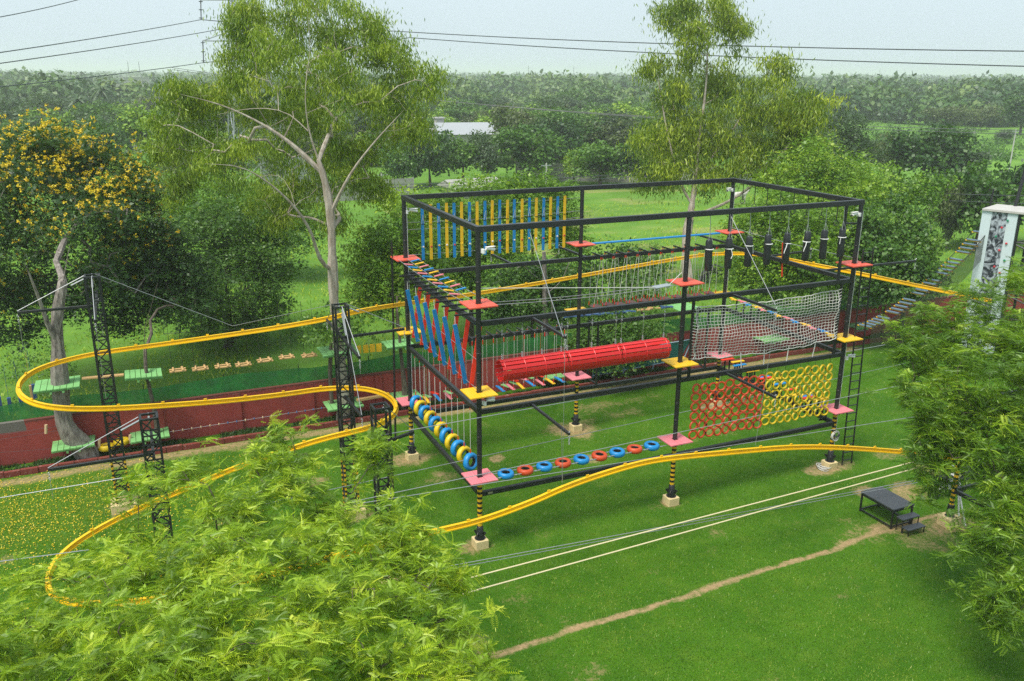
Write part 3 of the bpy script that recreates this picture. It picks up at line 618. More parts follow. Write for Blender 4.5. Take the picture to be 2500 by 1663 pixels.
# cushions rear right middle
for i in range(11):
    x = 7.75+.543*i; z = 5.19+.02*math.sin(i*2)
    t = thing('swing_cushion', f'{ORD[i]} brown canvas swing step from the left in the rear right bay', 'swing', (x, D, B3), 'brown swing steps of the rear right bay')
    m = mb((x, D, z)); g = 6; V = []
    for sgn in (1, -1):
        for a in range(g+1):
            for b in range(g+1):
                uu = a/g*2-1; vv = b/g*2-1; V.append((x+uu*.21, D+vv*.21, z+sgn*.055*(1-uu**4)*(1-vv**4)+.03*(abs(uu*vv))**2+random.uniform(-.006, .006)))
    Fq = []
    for sgn in (0, 1):
        o_ = sgn*(g+1)**2
        for a in range(g):
            for b in range(g): q = [o_+a*(g+1)+b, o_+(a+1)*(g+1)+b, o_+(a+1)*(g+1)+b+1, o_+a*(g+1)+b+1]; Fq.append(tuple(q if sgn == 0 else q[::-1]))
    m.add(V, Fq, True); m.build('cushion', BROWN, t); m = mb((x, D, z))
    for sx in (-1, 1):
        for sy in (-1, 1):
            p = np.array((x+sx*.2, D+sy*.2, z+.03)); q = np.array((x+sx*.03, D+sy*.34, B3+.06)); m.tube([p, q], .0085, 4); e = mb(p); e.tube([p, p+(q-p)*.07], .016, 5); e.build('rope_end', REDW, t)
            e = mb(q); e.tube([q, q-(q-p)*.05], .016, 5); e.build('rope_end', REDW, t)
    m.build('rope', ROPE, t)
# plank path C-F middle
for i in range(13):
    y = 6.24-.465*i; c = ['yellow', 'pink', 'blue'][i % 3]; sh = .05 if i % 2 else -.04
    m = mb((14, y, 5.02)); m.box((14+sh, y, 5.02), (.1, .47, .035), .12*(1 if i % 2 else -1)); m.box((14+sh, y-.02, 4.99), (.2, .09, .025))
    tag(m.build('path_plank', MC[c], None, .003), f'{ORD[i//3]} {c} narrow plank from the rear on the right side walkway', 'plank', 'narrow planks of the right side walkway')
    if i % 2 == 0 or i < 5: q = mb((14, y, B2)); q.beam((14, y-.2, B2+.06), (14, y-.2, 5.0), .045, .045); q.build('path_post', BLACK, tower)
# stepping planks C-F low
cy_ = {}
for i in range(15):
    y = 6.2-.41*i; c = ['red', 'yellow', 'blue'][i % 3]; z = 2.38 if i < 5 else 2.3+.12*math.sin(i*1.1); dx = .18*(1 if i % 2 else -1)
    m = mb((14+dx*.6, y, z)); m.box((14+dx*.6, y, z), (.62, .15, .04)); cy_[c] = cy_.get(c, 0)+1
    tag(m.build('stepping_plank', REDW if c == 'red' else MC[c], None, .004), f'{ORD[cy_[c]-1]} {c} stepping plank from the rear low on the right side', 'plank', 'stepping planks low on the right side')
    q = mb((14, y, B1)); q.beam((14+dx*.6-.12, y, B1), (14+dx*.6-.12, y, z-.02), .05, .05); q.beam((14+dx*.6+.12, y, B1), (14+dx*.6+.12, y, z-.02), .05, .05); q.beam((14+dx*.6-.2, y, B1), (14+dx*.6+.2, y, B1-.02), .05, .05); q.build('step_post', BLACK, tower)
# grey sling board front left top
t = thing('sling_board', 'small grey board hanging on cables beside the coral middle front platform', 'board', (6.1, 0, 7.7))
a = P(1597, 702, y=-.1); b = P(1634, 695, y=-.1); m = mb(a); m.beam(a, b, .28, .03); m.build('board', GREYB, t, .006); m = mb(a); m.tube([b, (6.85, 0, B3+.9)], .012, 5); m.tube([a, (.07, 0, 8.2)], .012, 5); m.build('rope', ROPE, t)
m = mb(a); m.torus(a+(.1, 0, -.06), .05, .015, (0, 1, 0), 10, 5); m.torus(b+(-.05, 0, -.06), .05, .015, (0, 1, 0), 10, 5); m.build('pulley', STEEL, t)
for y in (-.15, .15): cable('steel_cable', ('front' if y < 0 else 'rear')+' cable of the sling board crossing the front left bay', [(.45, y, 7.72), (6.6, y, 7.72)], .009, sag=.08)
# bracing and belay cables around the tower
cable('stay_cable', 'stay cable from the top left bay down to the middle boom', [P(1292, 562, y=.0), P(1375, 822, y=-2.1)], .009)
cable('stay_cable', 'long stay cable from the top right bay down to the right boom', [P(1783, 525, y=.0), P(1893, 745, y=-1.9)], .011)
cable('stay_cable', 'stay cable from the low front left bay to the lower boom', [P(1371, 1048, y=-2.4), (1.65, -2.2, 2.85)], .007)
cable('drop_cable', 'vertical cable dropping from the upper boom to the yellow rail in front left', [(1.66, -2.15, B3-.3), (1.66, -2.2, 2.86)], .006)
cable('drop_cable', 'vertical cable dropping from the upper boom to the yellow rail in front right', [(8.85, -2.15, B3-.3), (8.5, -2.2, 2.8)], .006)
for n_, a, b in [('lowest front', (600, 1310), (2500, 1042)), ]: pass
def pc(label, a, b, r=.01, mat=None, name='zip_cable', **k): return cable(name, label, [P(a[0], a[1], **a[2]), P(b[0], b[1], **b[2])], r, mat, **k)
pc('long cable crossing low in front of the tower from the lattice tower', (640, 1232, dict(y=-1.)), (2220, 885, dict(y=8)), .011)
pc('zip cable from the front lattice mast across the tower to the right tree', (930, 1063, dict(y=-1)), (2160, 842, dict(y=2.2)), .012)
pc('twin zip cable, upper line above the pink front platforms', (860, 1225, dict(y=-1.5)), (2250, 930, dict(y=-1.5)), .011)
pc('twin zip cable, lower line under the pink front platforms', (860, 1232, dict(y=-1.7)), (2250, 1015, dict(y=-1.7)), .011)
pc('pale rope across the lawn, upper of the two', (1150, 1410, dict(z=1.2)), (2230, 1128, dict(z=1.6)), .02, ROPEY, 'ground_rope', cat='rope')
pc('pale rope across the lawn, lower of the two', (1130, 1450, dict(z=1.1)), (2240, 1142, dict(z=1.5)), .02, ROPEY, 'ground_rope', cat='rope')
pc('grey cable across the lawn above the pale ropes', (1080, 1385, dict(z=1.2)), (2240, 1172, dict(z=1.2)), .011)
pc('second grey cable across the lawn beside the pale ropes', (1080, 1392, dict(z=1.1)), (2240, 1178, dict(z=1.1)), .011)
pc('steel cable over the petals at the left edge', (-40, 1222, dict(y=2)), (370, 1155, dict(y=1)), .012)
pc('steel cable low over the lawn at the left edge', (-40, 1376, dict(y=-2)), (220, 1342, dict(y=-2)), .012)
# rope coil and rope heap
t = thing('rope_coil', 'pale coil of rope tied to the right front column above the yellow rail', 'rope coil', (14.0, -.1, 1.35)); m = mb((14, -.1, 1.35))
for i in range(7): m.torus((14.0-.02+random.uniform(-.02, .02), -.1-.012*i, 1.35+random.uniform(-.02, .02)), .16+.012*(i % 4), .011, (random.uniform(-.2, .2), 1, random.uniform(-.2, .2)), 24, 5)
m.build('rope_loops', ROPE, t); m = mb((14, -.1, 1.35)); m.tube([(13.84, -.17, 1.36), (14, -.2, 1.33), (14.16, -.17, 1.37)], .025, 6); m.build('tie', BLACK, t)
m = mb((13.05, -1.0, .05)); h = P(2012, 1140, z=.05)
m = mb(h); 
for i in range(8): m.torus(h+np.array([random.uniform(-.14, .14), random.uniform(-.08, .08), .01*i]), random.uniform(.14, .26), .014, (random.uniform(-.25, .25), random.uniform(-.25, .25), 1), 20, 5)
tag(m.build('rope_heap', ROPE), 'loose heap of white rope on the grass near the right front column', 'rope')
# loose tethers
cable('red_tether', 'short red rope hanging under the right rear beam', [P(1911, 593, y=3.6), P(1909, 675, y=3.6)], .03, REDW, cat='rope')

# ------------------------------------------------------------------ zip rail
RP = [P(2420, 735, x=21.5), P(2330, 716, x=20.3), P(2180, 685, x=18.3), P(2100, 668, x=17.3), P(1980, 645, x=16.55), P(1890, 627, x=16.3), P(1830, 619, y=8.7), P(1760, 619, y=9.4), P(1700, 624, y=9.55), P(1560, 648, y=9.5), P(1366, 683, y=9.35), P(1200, 711, y=9.05), P(1090, 728, y=8.4), P(990, 741, y=7.6), P(880, 758, y=6.2), P(797, 779, y=5.8), P(690, 798, y=6.4), P(570, 816, y=7.2), P(400, 840, y=8.4), P(235, 862, y=9.0), P(140, 884, y=8.9), P(75, 908, y=8.4), P(42, 938, y=7.3), P(48, 965, y=6.3), P(85, 987, y=5.4), P(155, 998, y=5.05), P(262, 998, y=5.05), P(400, 990, y=5.1), P(560, 978, y=5.3), P(700, 962, y=5.6), P(790, 948, y=5.6), P(880, 946, y=5.2), P(940, 960, y=4.5), P(969, 985, y=3.6), P(965, 1010, y=2.7), P(935, 1033, y=2.0), P(880, 1050, y=1.6), P(780, 1072, y=1.7), P(600, 1132, y=2.1), P(460, 1190, y=2.5), P(340, 1240, y=2.5), P(230, 1295, y=2.2), P(150, 1350, y=1.5), P(112, 1405, y=.5), P(122, 1452, y=-.4), P(190, 1478, y=-1.2), P(420, 1462, y=-1.8), P(700, 1392, y=-2.1), P(900, 1335, y=-2.2), P(1075, 1294, y=-2.2), P(1171, 1272, y=-2.2), P(1300, 1225, y=-2.2), P(1371, 1192, y=-2.2), P(1450, 1163, y=-2.2), P(1560, 1130, y=-2.2), P(1640, 1117, y=-2.2), P(1822, 1100, y=-2.2), P(1930, 1091, y=-2.2), P(2040, 1091, y=-2.2), P(2220, 1104, y=-2.3), P(2330, 1118, y=-2.4)]
t = thing('zip_rail', 'long winding yellow steel rail of the roller zip line looping round the towers', 'zip rail', (0, 0, 4)); path = smooth_path(RP, .25, 3)
prof = np.array([(-.055, .085), (.055, .085), (.055, .07), (.02, .07), (.02, -.045), (.095, -.045), (.095, -.085), (-.095, -.085), (-.095, -.045), (-.02, -.045), (-.02, .07), (-.055, .07)])[::-1]
T = np.gradient(path, axis=0); T /= np.linalg.norm(T, axis=1, keepdims=True); S_ = np.cross(T, [0, 0, 1.]); S_ /= np.linalg.norm(S_, axis=1, keepdims=True); U_ = np.cross(S_, T)
prof = prof*.8; V = (path[:, None, :]+prof[None, :, 0:1]*S_[:, None, :]+prof[None, :, 1:2]*U_[:, None, :]).reshape(-1, 3); K = len(prof)
F = [(i*K+j, i*K+(j+1) % K, (i+1)*K+(j+1) % K, (i+1)*K+j) for i in range(len(path)-1) for j in range(K)]
m = mb((0, 0, 4)); m.add(V, F); m.build('track', YEL, t)
for i in range(3, len(path)-1, 5):
    if len([1 for c in t.children]) > 98: break
    p = path[i]; m = mb(p); m.box(p+U_[i]*.095, (.09, .035, .06), math.atan2(T[i][1], T[i][0])); m.build('bracket', YEL, t)

# ------------------------------------------------------------------ lattice masts
def mast(label, x, y, top, booms, w=.40, base=True):
    t = thing('lattice_mast', label, 'mast', (x, y, 0)); h = w/2
    for sx in (-1, 1):
        for sy in (-1, 1):
            if base: m = mb((x, y, 0)); m.beam((x+sx*h, y+sy*h, .3), (x+sx*h, y+sy*h, 2.0), .052, .052, (0, 1, 0)); m.build('leg', STRIPE, t)
            m = mb((x, y, 0)); m.beam((x+sx*h, y+sy*h, 2.0 if base else 0), (x+sx*h, y+sy*h, top), .058, .058, (0, 1, 0)); m.build('leg', BLACK, t)
    m = mb((x, y, 0)); z = .5; k = 0; st = .42; cs = [(-h, -h), (h, -h), (h, h), (-h, h)]
    while z+st < top:
        for q in range(4):
            a = cs[q]; b = cs[(q+1) % 4]; m.beam((x+a[0], y+a[1], z), (x+b[0], y+b[1], z), .034, .034)
            if (k+q) % 2: a, b = b, a
            m.beam((x+a[0], y+a[1], z), (x+b[0], y+b[1], z+st), .032, .032)
        z += st; k += 1
    m.build('lattice', BLACK, t)
    m = mb((x, y, top))
    for q in range(4): a = cs[q]; b = cs[(q+1) % 4]; m.beam((x+a[0], y+a[1], top-.03), (x+b[0], y+b[1], top-.03), .06, .05)
    m.build('top_frame', BLACK, t)
    if base: m = mb((x, y, 0)); m.box((x, y, .14), (.8, .7, .34)); m.build('plinth', CREAM, t, .015)
    for (ex, ey, z, st_) in booms:
        m = mb((x, y, z)); m.beam((x, y, z), (ex, ey, z), .075, .08); o = m.build('boom', BLACK, t, .006)
        q = mb((ex, ey, z))
        for i in range(4): q.torus((ex, ey, z-.1-.07*i), .026, .008, (1, 0, 0) if i % 2 else (0, 1, 0), 8, 4)
        q.tube([(ex, ey, z-.3), (ex, ey, z-st_)], .006, 4); q.build('drop_chain', STEEL, o)
        if z < top-.5:
            q = mb((ex, ey, z)); q.tube([(ex, ey, z+.05), (x+(ex-x)*.1, y+(ey-y)*.1, top)], .012, 5); d = np.array([x-ex, y-ey, top-z]); q.tube([np.array([ex, ey, z])+d*.72, np.array([ex, ey, z])+d*.92], .028, 6); q.build('tie_rod', STEEL, o)
    return t
mast('tall black lattice mast at the far left with crossing booms', -10.0, 7.0, 8.0, [(-12.15, 7, 7.03, 1.2), (-10, 5.05, 7.03, 2.4), (-10, 9, 7.03, 1.8)])
mast('tall black lattice mast between the left trees and the tower', -3.15, 3.5, 7.2, [(-1.1, 3.65, 6.15, .4), (-3.15, 1.35, 6.15, .5), (-3.15, 5.65, 6.15, .1), (-3.1, 1.65, 4.21, .3)])
mast('short black lattice mast rising out of the neem crown on the left', -8.88, .5, 5.6, [(float(P(118, 1147, y=.5)[0]), .5, float(P(118, 1147, y=.5)[2]), .8), (-8.88, 2.5, 4.4, 1.5)])
mast('short black lattice mast with open top right of the neem crown', -3.2, -.9, 5.5, [(float(P(1010, 1055, z=4.4)[0]), float(P(1010, 1055, z=4.4)[1]), 4.4, .35)])
cable('bridle_wire', 'left bridle wire from the far left mast down to the yellow rail', [(-9.9, 7.1, 8.0), P(568, 796, y=7.2)], .008)
cable('bridle_wire', 'right bridle wire from the middle mast down to the yellow rail', [(-3.2, 3.7, 7.2), P(568, 796, y=7.2)], .008)

# ------------------------------------------------------------------ black stage with steps
t = thing('low_stage', 'low dark steel stage table with two steps on the lawn', 'stage', (13, -3.6, 0)); x0, x1, y0, y1 = 12.5, 13.42, -4.33, -2.95
m = mb((13, -3.6, 0)); m.box(((x0+x1)/2, (y0+y1)/2, .70), (x1-x0, y1-y0, .05)); m.build('deck', DECK, t, .006)
for x in (x0+.04, x1-.04):
    for y in (y0+.04, y1-.04): m = mb((x, y, 0)); m.beam((x, y, 0), (x, y, .675), .05, .05); m.build('leg', BLACK, t)
m = mb((13, -3.6, 0))
for y in (y0+.04, y1-.04): m.beam((x0+.06, y, .08), (x1-.06, y, .08), .04, .04); m.beam((x0+.06, y, .63), (x1-.06, y, .63), .04, .06)
for x in (x0+.04, x1-.04): m.beam((x, y0+.06, .08), (x, y1-.06, .08), .04, .04); m.beam((x, y0+.06, .63), (x, y1-.06, .63), .04, .06)
m.build('frame', BLACK, t)
for i, (yy, z) in enumerate(((-4.5, .46), (-4.76, .22))):
    m = mb((13, yy, z)); m.box((13.0, yy, z), (.75, .27, .035)); s = m.build('step', DECK, t, .004)
    m = mb((13, yy, z))
    for x in (12.66, 13.34):
        for dy in (-.11, .11): m.beam((x, yy+dy, 0), (x, yy+dy, z-.018), .025, .025)
    m.build('step_frame', BLACK, s)

# ------------------------------------------------------------------ tree course platforms
def tplat(label, x, z, w=1.35, d=1.15, tilt=0, mat=GREENP, y=11.8, rz=0):
    t = thing('tree_platform', label, 'platform', (x, y, z)); m = mb((x, y, z)); n = 7
    for i in range(n): m.box((x-w/2+w*(i+.5)/n, y, z+tilt*(i-n/2)*w/n+random.uniform(-.004, .004)), (w/n-.02, d, .035))
    m.build('boards', mat, t); m = mb((x, y, z))
    for dy in (-d/2+.12, d/2-.12): m.beam((x-w/2, y+dy, z-.06-tilt*w/2), (x+w/2, y+dy, z-.06+tilt*w/2), .06, .08)
    for dx in (-.2, .2): m.box((x+dx, y, z-.13), (.07, d, .07))
    m.build('joist', mat, t); t.rotation_euler[2] = rz; return t
tplat('mossy green platform high on the grey leaning trunk at the left', -11.83, 3.1, 1.5, 1.3)
tplat('bright green platform low on the grey leaning trunk at the left', -11.61, .72, 1.45, 1.1, .02)
tplat('tilted green platform high on the thin dark tree', -8.93, 3.09, 1.3, 1.0, -.06)
tplat('green platform low behind the short left mast', -8.98, .62, 1.4, 1.1, .03)
tplat('weathered green platform high on the big eucalyptus trunk', -1.51, 3.1, 1.5, 1.3)
tplat('green platform low on the big eucalyptus trunk', -1.45, .75, 1.5, 1.3)
tplat('green platform high on the tree behind the left rear column', 1.03, 3.07, 1.2, 1.0)
tplat('green platform low behind the pink left rear platform', 1.2, .7, 1.4, 1.2)
tplat('small green platform by the wall behind the red tunnel', 8.3, .62, 1.1, .9)
tplat('pale green platform behind the wall right of the red tunnel', 15.5, 3.15, 1.3, 1.2)
tplat('bright green platform high behind the white net', 21.6, 2.6, 2.0, 1.3)
tplat('faded green platform low behind the white net', 21.1, .9, 1.6, 1.1)
tplat('green platform at the foot of the plank bridge by the wall', 27.1, .9, 1.2, 1.0)
# suspended steps between tree platforms
for i, (px, py) in enumerate([(434, 904), (489, 900), (544, 894), (594, 890), (647, 880), (700, 872), (755, 868)]):
    p = P(px, py, y=11.8); t = thing('log_step', f'{ORD[i]} raw wooden swing step from the left behind the left lawn', 'swing', p, 'raw wooden swing steps between the trees'); m = mb(p)
    m.box(p+(0, -.13, 0), (.6, .1, .05)); m.box(p+(0, .13, 0), (.6, .1, .05))
    for s in (-.17, .17): m.box(p+(s, 0, .05), (.07, .45, .05), .2*s)
    m.build('boards', WOOD, t, .004); m = mb(p)
    for s in (-.2, .2): m.tube([p+(s, 0, .06), p+(s, 0, 2.3)], .007, 4)
    m.build('rope', BLACK, t)
cable('steel_cable', 'overhead cable of the raw wooden swing steps', [P(400, 815, y=11.8), P(800, 790, y=11.8)], .008, BLACK)
m = mb(P(245, 920, y=11.8)); m.beam(P(200, 924, y=11.8), P(302, 915, y=11.8), .2, .05); tag(m.build('log_beam', WOOD), 'raw wooden beam between the two left tree platforms', 'beam')
m = mb(P(920, 972, y=11.6)); m.beam(P(872, 977, y=11.3), P(950, 963, y=11.6), .16, .09); tag(m.build('log_beam', WOOD), 'raw wooden beam from the eucalyptus to the next tree platform', 'beam')
for i, (px, py) in enumerate([(875, 854), (893, 852), (909, 850), (925, 849)]):
    p = P(px, py, y=11.8); m = mb(p); m.box(p, (.22, .05, .34)); tag(m.build('hanging_block', YWOOD), f'{ORD[i]} small yellow hanging board between the trees', 'board', 'yellow hanging boards')
for i, (px, py, c) in enumerate([(1392, 773, 0), (1425, 770, 0), (1447, 768, 0), (1480, 766, 0), (1516, 763, 0), (1535, 761, 0), (1570, 757, 1), (1596, 753, 1), (1628, 750, 0)]):
    p = P(px, py, y=11.8); m = mb(p); s = random.uniform(.25, .5); m.beam(p+(-.36, -.1, .02), p+(.36, .1, -.02), .09, .06); m.beam(p+(-.26, s*.5, .03), p+(.26, -s*.5, .03), .09, .05); m.tube([p, p+(0, 0, .8)], .006, 4)
    tag(m.build('crossed_step', WOOD if c else paint('slate_blue_board', (.04, .10, .24), .6) if i == 0 else (WOOD if c else MATS['slate_blue_board'])), f'{ORD[i]} crossed {"raw wood" if c else "blue"} swing step from the left behind the tower', 'swing', 'crossed swing steps behind the tower')
for i, (px, py, c) in enumerate([(1235, 942, 'g'), (1242, 905, 'g'), (1255, 935, 'g'), (1255, 928, 'r'), (1278, 925, 'p'), (1292, 921, 'g'), (1060, 960, 'r'), (1042, 967, 'g'), (1094, 958, 'g'), (1318, 917, 'r')]):
    p = P(px, py, y=11.7); m = mb(p); m.box(p, (.16, .5, .04), .4); m.tube([p, p+(0, 0, 2.2)], .006, 4)
    tag(m.build('hanging_step', {'g': GREENP, 'r': REDW, 'p': PINK}[c]), f'small {dict(g="green", r="red", p="pink")[c]} hanging step close to the red wall, number in row told by its rope beside the {ORD[i]} swing board' if False else f'{dict(g="pale green", r="red", p="pink")[c]} hanging step by the wall, {ORD[i]} nearest the left rear column', 'swing', 'small hanging steps close to the wall')
for i, (px, py) in enumerate([(0, 985), (24, 988), (50, 975), (78, 958), (83, 955)]):
    p = P(px, py, y=13.0); m = mb(p); m.box(p, (.12, .12, .55), .2); m.tube([p+(0, 0, .2), p+(0, 0, 1.6)], .006, 4); tag(m.build('hanging_log', MATS['slate_blue_board'] if i != 3 else WOOD), f'{ORD[i]} hanging {"brown" if i == 3 else "blue"} block from the left edge', 'block', 'hanging blocks at the left edge')
for i, (px, py) in enumerate([(260, 1180-90+2, ), (297, 1078)]):
    p = P(px, py, y=11.8); t = thing('lying_tyre', ('left' if i == 0 else 'right')+' yellow lying tyre behind the tall left mast', 'tyre', p, 'yellow lying tyres by the wall'); tyre(t, p, TYY, (0, .1, 1), .3, .09)
for i, (px, py) in enumerate([(242, 1083), (317, 1072), (112, 1048)]):
    p = P(px, py, y=11.7); m = mb(p); m.tube([p-(0.02, 0, .17), p+(.03, 0, .17)], .05, 8); tag(m.build('wooden_peg', LOG), ['left wooden peg beside the yellow lying tyres', 'right wooden peg beside the yellow lying tyres', 'wooden peg on a wire at the left part of the wall'][i], 'peg')
# bead line along wall
q0 = P(412, 1055, y=11.9); q1 = P(795, 995, y=11.9)
t = thing('bead_line', 'wire with blue and brown beads strung along the red wall on the left', 'cable', q0); m = mb(q0); m.tube([q0, q1], .007, 4); m.build('wire', STEEL, t)
for i in range(18): p = q0+(q1-q0)*(i+.5)/18; m = mb(p); m.torus(p, .04, .022, (1, 0, 0), 8, 5); m.build('bead', MATS['slate_blue_board'] if i in (6, 7, 9, 12, 13, 14, 15, 16, 17) else LOG, t)
for i, (a, b) in enumerate([((0, 1073), (150, 1050)), ((0, 1062), (200, 1032)), ((0, 1105), (135, 1095))]): cable('wall_wire', ['middle', 'upper', 'lower'][i]+' thin wire in front of the red wall at the left edge', [P(*a, y=11.9), P(*b, y=11.9)], .005, DECK)
# teal sheet behind tunnel
t = thing('teal_canopy', 'dark teal mesh enclosure by the wall behind the red tunnel', 'enclosure', (13, 12, 0)); m = mb((13, 12, 0))
a, b, c, d = P(1448, 918, y=11.95), P(1660, 878, y=11.95), P(1690, 828, y=11.95), P(1448, 870, y=11.95)
for q in (0, 1):
    V = []; nn = 14
    for i in range(nn+1):
        f = i/nn; lo = a*(1-f)+b*f; hi = d*(1-f)+c*f
        for j in range(5): g = j/4; p = lo*(1-g)+hi*g; V.append(p+np.array([0, .05*math.sin(i*1.3+j)+.02*q, 0]))
    m.add(V, [(i*5+j, (i+1)*5+j, (i+1)*5+j+1, i*5+j+1) for i in range(nn) for j in range(4)], True)
m.build('mesh_sheet', TEAL, t); m = mb((13, 12, 0)); m.tube([d, c], .03, 6); m.tube([a, b], .025, 6)
for f in (0, .33, .66, 1): m.tube([a*(1-f)+b*f-(0, 0, .5), d*(1-f)+c*f], .03, 6)
m.build('frame', WINBLUE, t)
# plank bridge to climbing wall
A_ = P(2112, 795, y=11.3); B_ = P(2385, 572, d=44.5)
npk = 25; brid = thing('plank_bridge', 'sagging bridge of blue and yellow slats up to the climbing wall', 'bridge', A_)
bx = [(2112, 795), (2150, 780), (2196, 752), (2235, 720), (2275, 688), (2315, 650), (2350, 618), (2392, 566)]
bp = np.array([P(x, y, d=42.3+2.2*i/7) for i, (x, y) in enumerate(bx)]); bp = smooth_path(bp, .3, 2)
idx = np.linspace(0, len(bp)-1, npk).astype(int)
for k in idx:
    p = bp[k]; m = mb(p); m.box(p, (.13, .62, .05), .25); m.build('slat', MATS['weathered_blue'] if 'weathered_blue' in MATS else paint('weathered_blue', (.14, .22, .30), .6, .5), brid)
    m = mb(p); m.box(p+(.02, .0, -.06), (.06, .8, .05), .25); m.build('slat_bearer', YWOOD, brid)
for s in (-.4, .4):
    m = mb(A_); m.tube(bp+np.array([0, s, -.02]), .02, 5); m.build('bridge_rope', BLACK, brid)
nm_, n, b = newmat('dark_safety_net'); n.links.new(mixc(n, noise(n, 8, 4, geo(n)), (.03, .04, .02), (.06, .07, .04)), b.inputs['Base Color']); b.inputs['Alpha'].default_value = .55
m = mb(A_); V = []
for p in bp:
    for j in range(4): V.append(p+np.array([.02*j, -.4, -.45*j-.05*j*math.sin(p[0])]))
m.add(V, [(i*4+j, (i+1)*4+j, (i+1)*4+j+1, i*4+j+1) for i in range(len(bp)-1) for j in range(3)], True); m.build('safety_net', nm_, brid)

# ------------------------------------------------------------------ climbing wall tower
def climb():
    dd = 44; TL = P(2400, 513, d=dd); TR = P(2479, 525, d=dd-1.0); ex = (TR-TL); ex[2] = 0; L = np.linalg.norm(ex); ex /= L; H_ = TL[2]; t = thing('climbing_wall', 'white climbing wall tower with a dark swirling mural strip', 'climbing wall', (TL[0], TL[1], 0))
    bk = np.array([-ex[1], ex[0], 0]); L = 1.65
    lm, n, b = newmat('swirl_mural'); v = coord(n, 'Object'); ns = N(n, 'ShaderNodeTexNoise'); ns.inputs['Scale'].default_value = 2.2; ns.inputs['Detail'].default_value = 5; ns.inputs['Distortion'].default_value = 2.5; n.links.new(v, ns.inputs[0])
    n.links.new(mixc(n, ramp(n, ns.outputs[0], .42, .62), (.02, .025, .035), (.42, .47, .52)), b.inputs['Base Color'])
    def slab(x0, x1, z0, z1, off, th, mat, nm):
        m = mb((TL[0], TL[1], 0)); c = TL*[1, 1, 0]+ex*(x0+x1)/2-bk*(off)+np.array([0, 0, (z0+z1)/2]); m.box(c, (x1-x0, th, z1-z0), math.atan2(ex[1], ex[0])); return m.build(nm, mat, t)
    PW = paint('pale_panel', (.60, .70, .73), .5, .4, (.45, .4, .35), 2)
    slab(0, L*.28, 0, H_, 0, .12, PW, 'panel'); slab(L*.28, L*.72, 0, H_, -.02, .1, lm, 'mural_strip'); slab(L*.72, L, 0, H_, 0, .12, PW, 'panel')
    HC = [GRIP[1], paint('hold_green', (.01, .25, .12), .5), GRIP[1]]
    for i, (x, z) in enumerate([(.62, 7.0), (.5, 6.5), (.82, 6.2), (.66, 5.8), (.85, 5.3), (.6, 4.9), (.78, 4.6), (.75, 7.4)]):
        c = TL*[1, 1, 0]+ex*L*x-bk*.09+np.array([0, 0, z*H_/7.8]); m = mb(c); m.lathe(c, [(.06, 0), (.05, .04), (.02, .05)], 8, tuple(-bk)); m.build('hold', HC[i % 3], t)
    c0 = TL*[1, 1, 0]
    m = mb((TL[0], TL[1], 0)); c = c0+ex*2.6+bk*1.0+np.array([0, 0, H_+.05]); m.box(c, (5.2, 2.3, .1), math.atan2(ex[1], ex[0])); m.build('roof_sheet', paint('grey_roof', (.5, .48, .45), .6, .4), t)
    m = mb((TL[0], TL[1], 0))
    for x in (1.7, 5.1):
        for y in (.1, 2.0): p = c0+ex*x+bk*y; m.tube([p, p+(0, 0, H_)], .07, 8)
    for z in np.arange(.8, H_-.8, 1.3):
        for y in (.1, 2.0): p = c0+ex*1.7+bk*y; q = c0+ex*5.1+bk*y; m.tube([p+(0, 0, z), q+(0, 0, z+1.2)], .04, 6); m.tube([q+(0, 0, z), p+(0, 0, z+1.2)], .04, 6); m.tube([p+(0, 0, z), q+(0, 0, z)], .045, 6)
    m.build('steel_frame', BLACK, t)
    p = c0+ex*.9+bk*2.0; m = mb(p); m.tube([p+(0, 0, H_), p+(0.35, 0, H_+2.35)], .09, 10); m.tube([p+(.3, 0, H_+2.0), p+(2.2, 0, H_+2.0)], .05, 6); m.tube([p+(.3, 0, H_+1.9), p+(1.1, 0, H_+.6)], .03, 6); m.tube([p+(-.55, 1, H_), p+(-.5, 1, H_+.9)], .05, 8); m.build('roof_mast', BLACK, t)
climb()

# ------------------------------------------------------------------ second, low frame at right and parked motorcycles (behind the neem)
t = thing('second_course_tower', 'second black frame with a striped post behind the right neem tree', 'climbing frame', (14.46, -4.85, 0))
for x, y in ((14.46, -4.85), (20.5, -4.85), (14.46, -10.5)):
    m = mb((x, y, 0)); m.tube([(x, y, .36), (x, y, 2.3)], .075, 14); m.build('column', STRIPE, t); m = mb((x, y, 0)); m.tube([(x, y, 2.3), (x, y, 4.6)], .07, 14); m.build('column', BLACK, t)
    m = mb((x, y, 0)); m.lathe((x, y, .34), [(.17, 0), (.12, .03), (.105, .4), (.08, .42)], 14); m.build('base_shoe', BLACK, t); m = mb((x, y, 0)); m.box((x, y, .16), (.5, .5, .38)); m.build('plinth', CREAM, t, .015)
for a, b in (((14.46, -4.85), (20.5, -4.85)), ((14.46, -4.85), (14.46, -10.5))):
    for z in (1.25, 4.3): m = mb((*a, z)); m.beam((*a, z), (*b, z), .1, .13); m.build('beam', BLACK, t)
m = mb((14.9, -5.1, 0)); m.tube([(14.78, -5.0, 0), (14.85, -4.7, 1.2)], .03, 6); m.tube([(14.95, -5.1, 0), (14.85, -4.7, 1.2)], .03, 6); tag(m.build('prop_poles', WHITE), 'two thin white poles leaning by the striped post', 'pole')
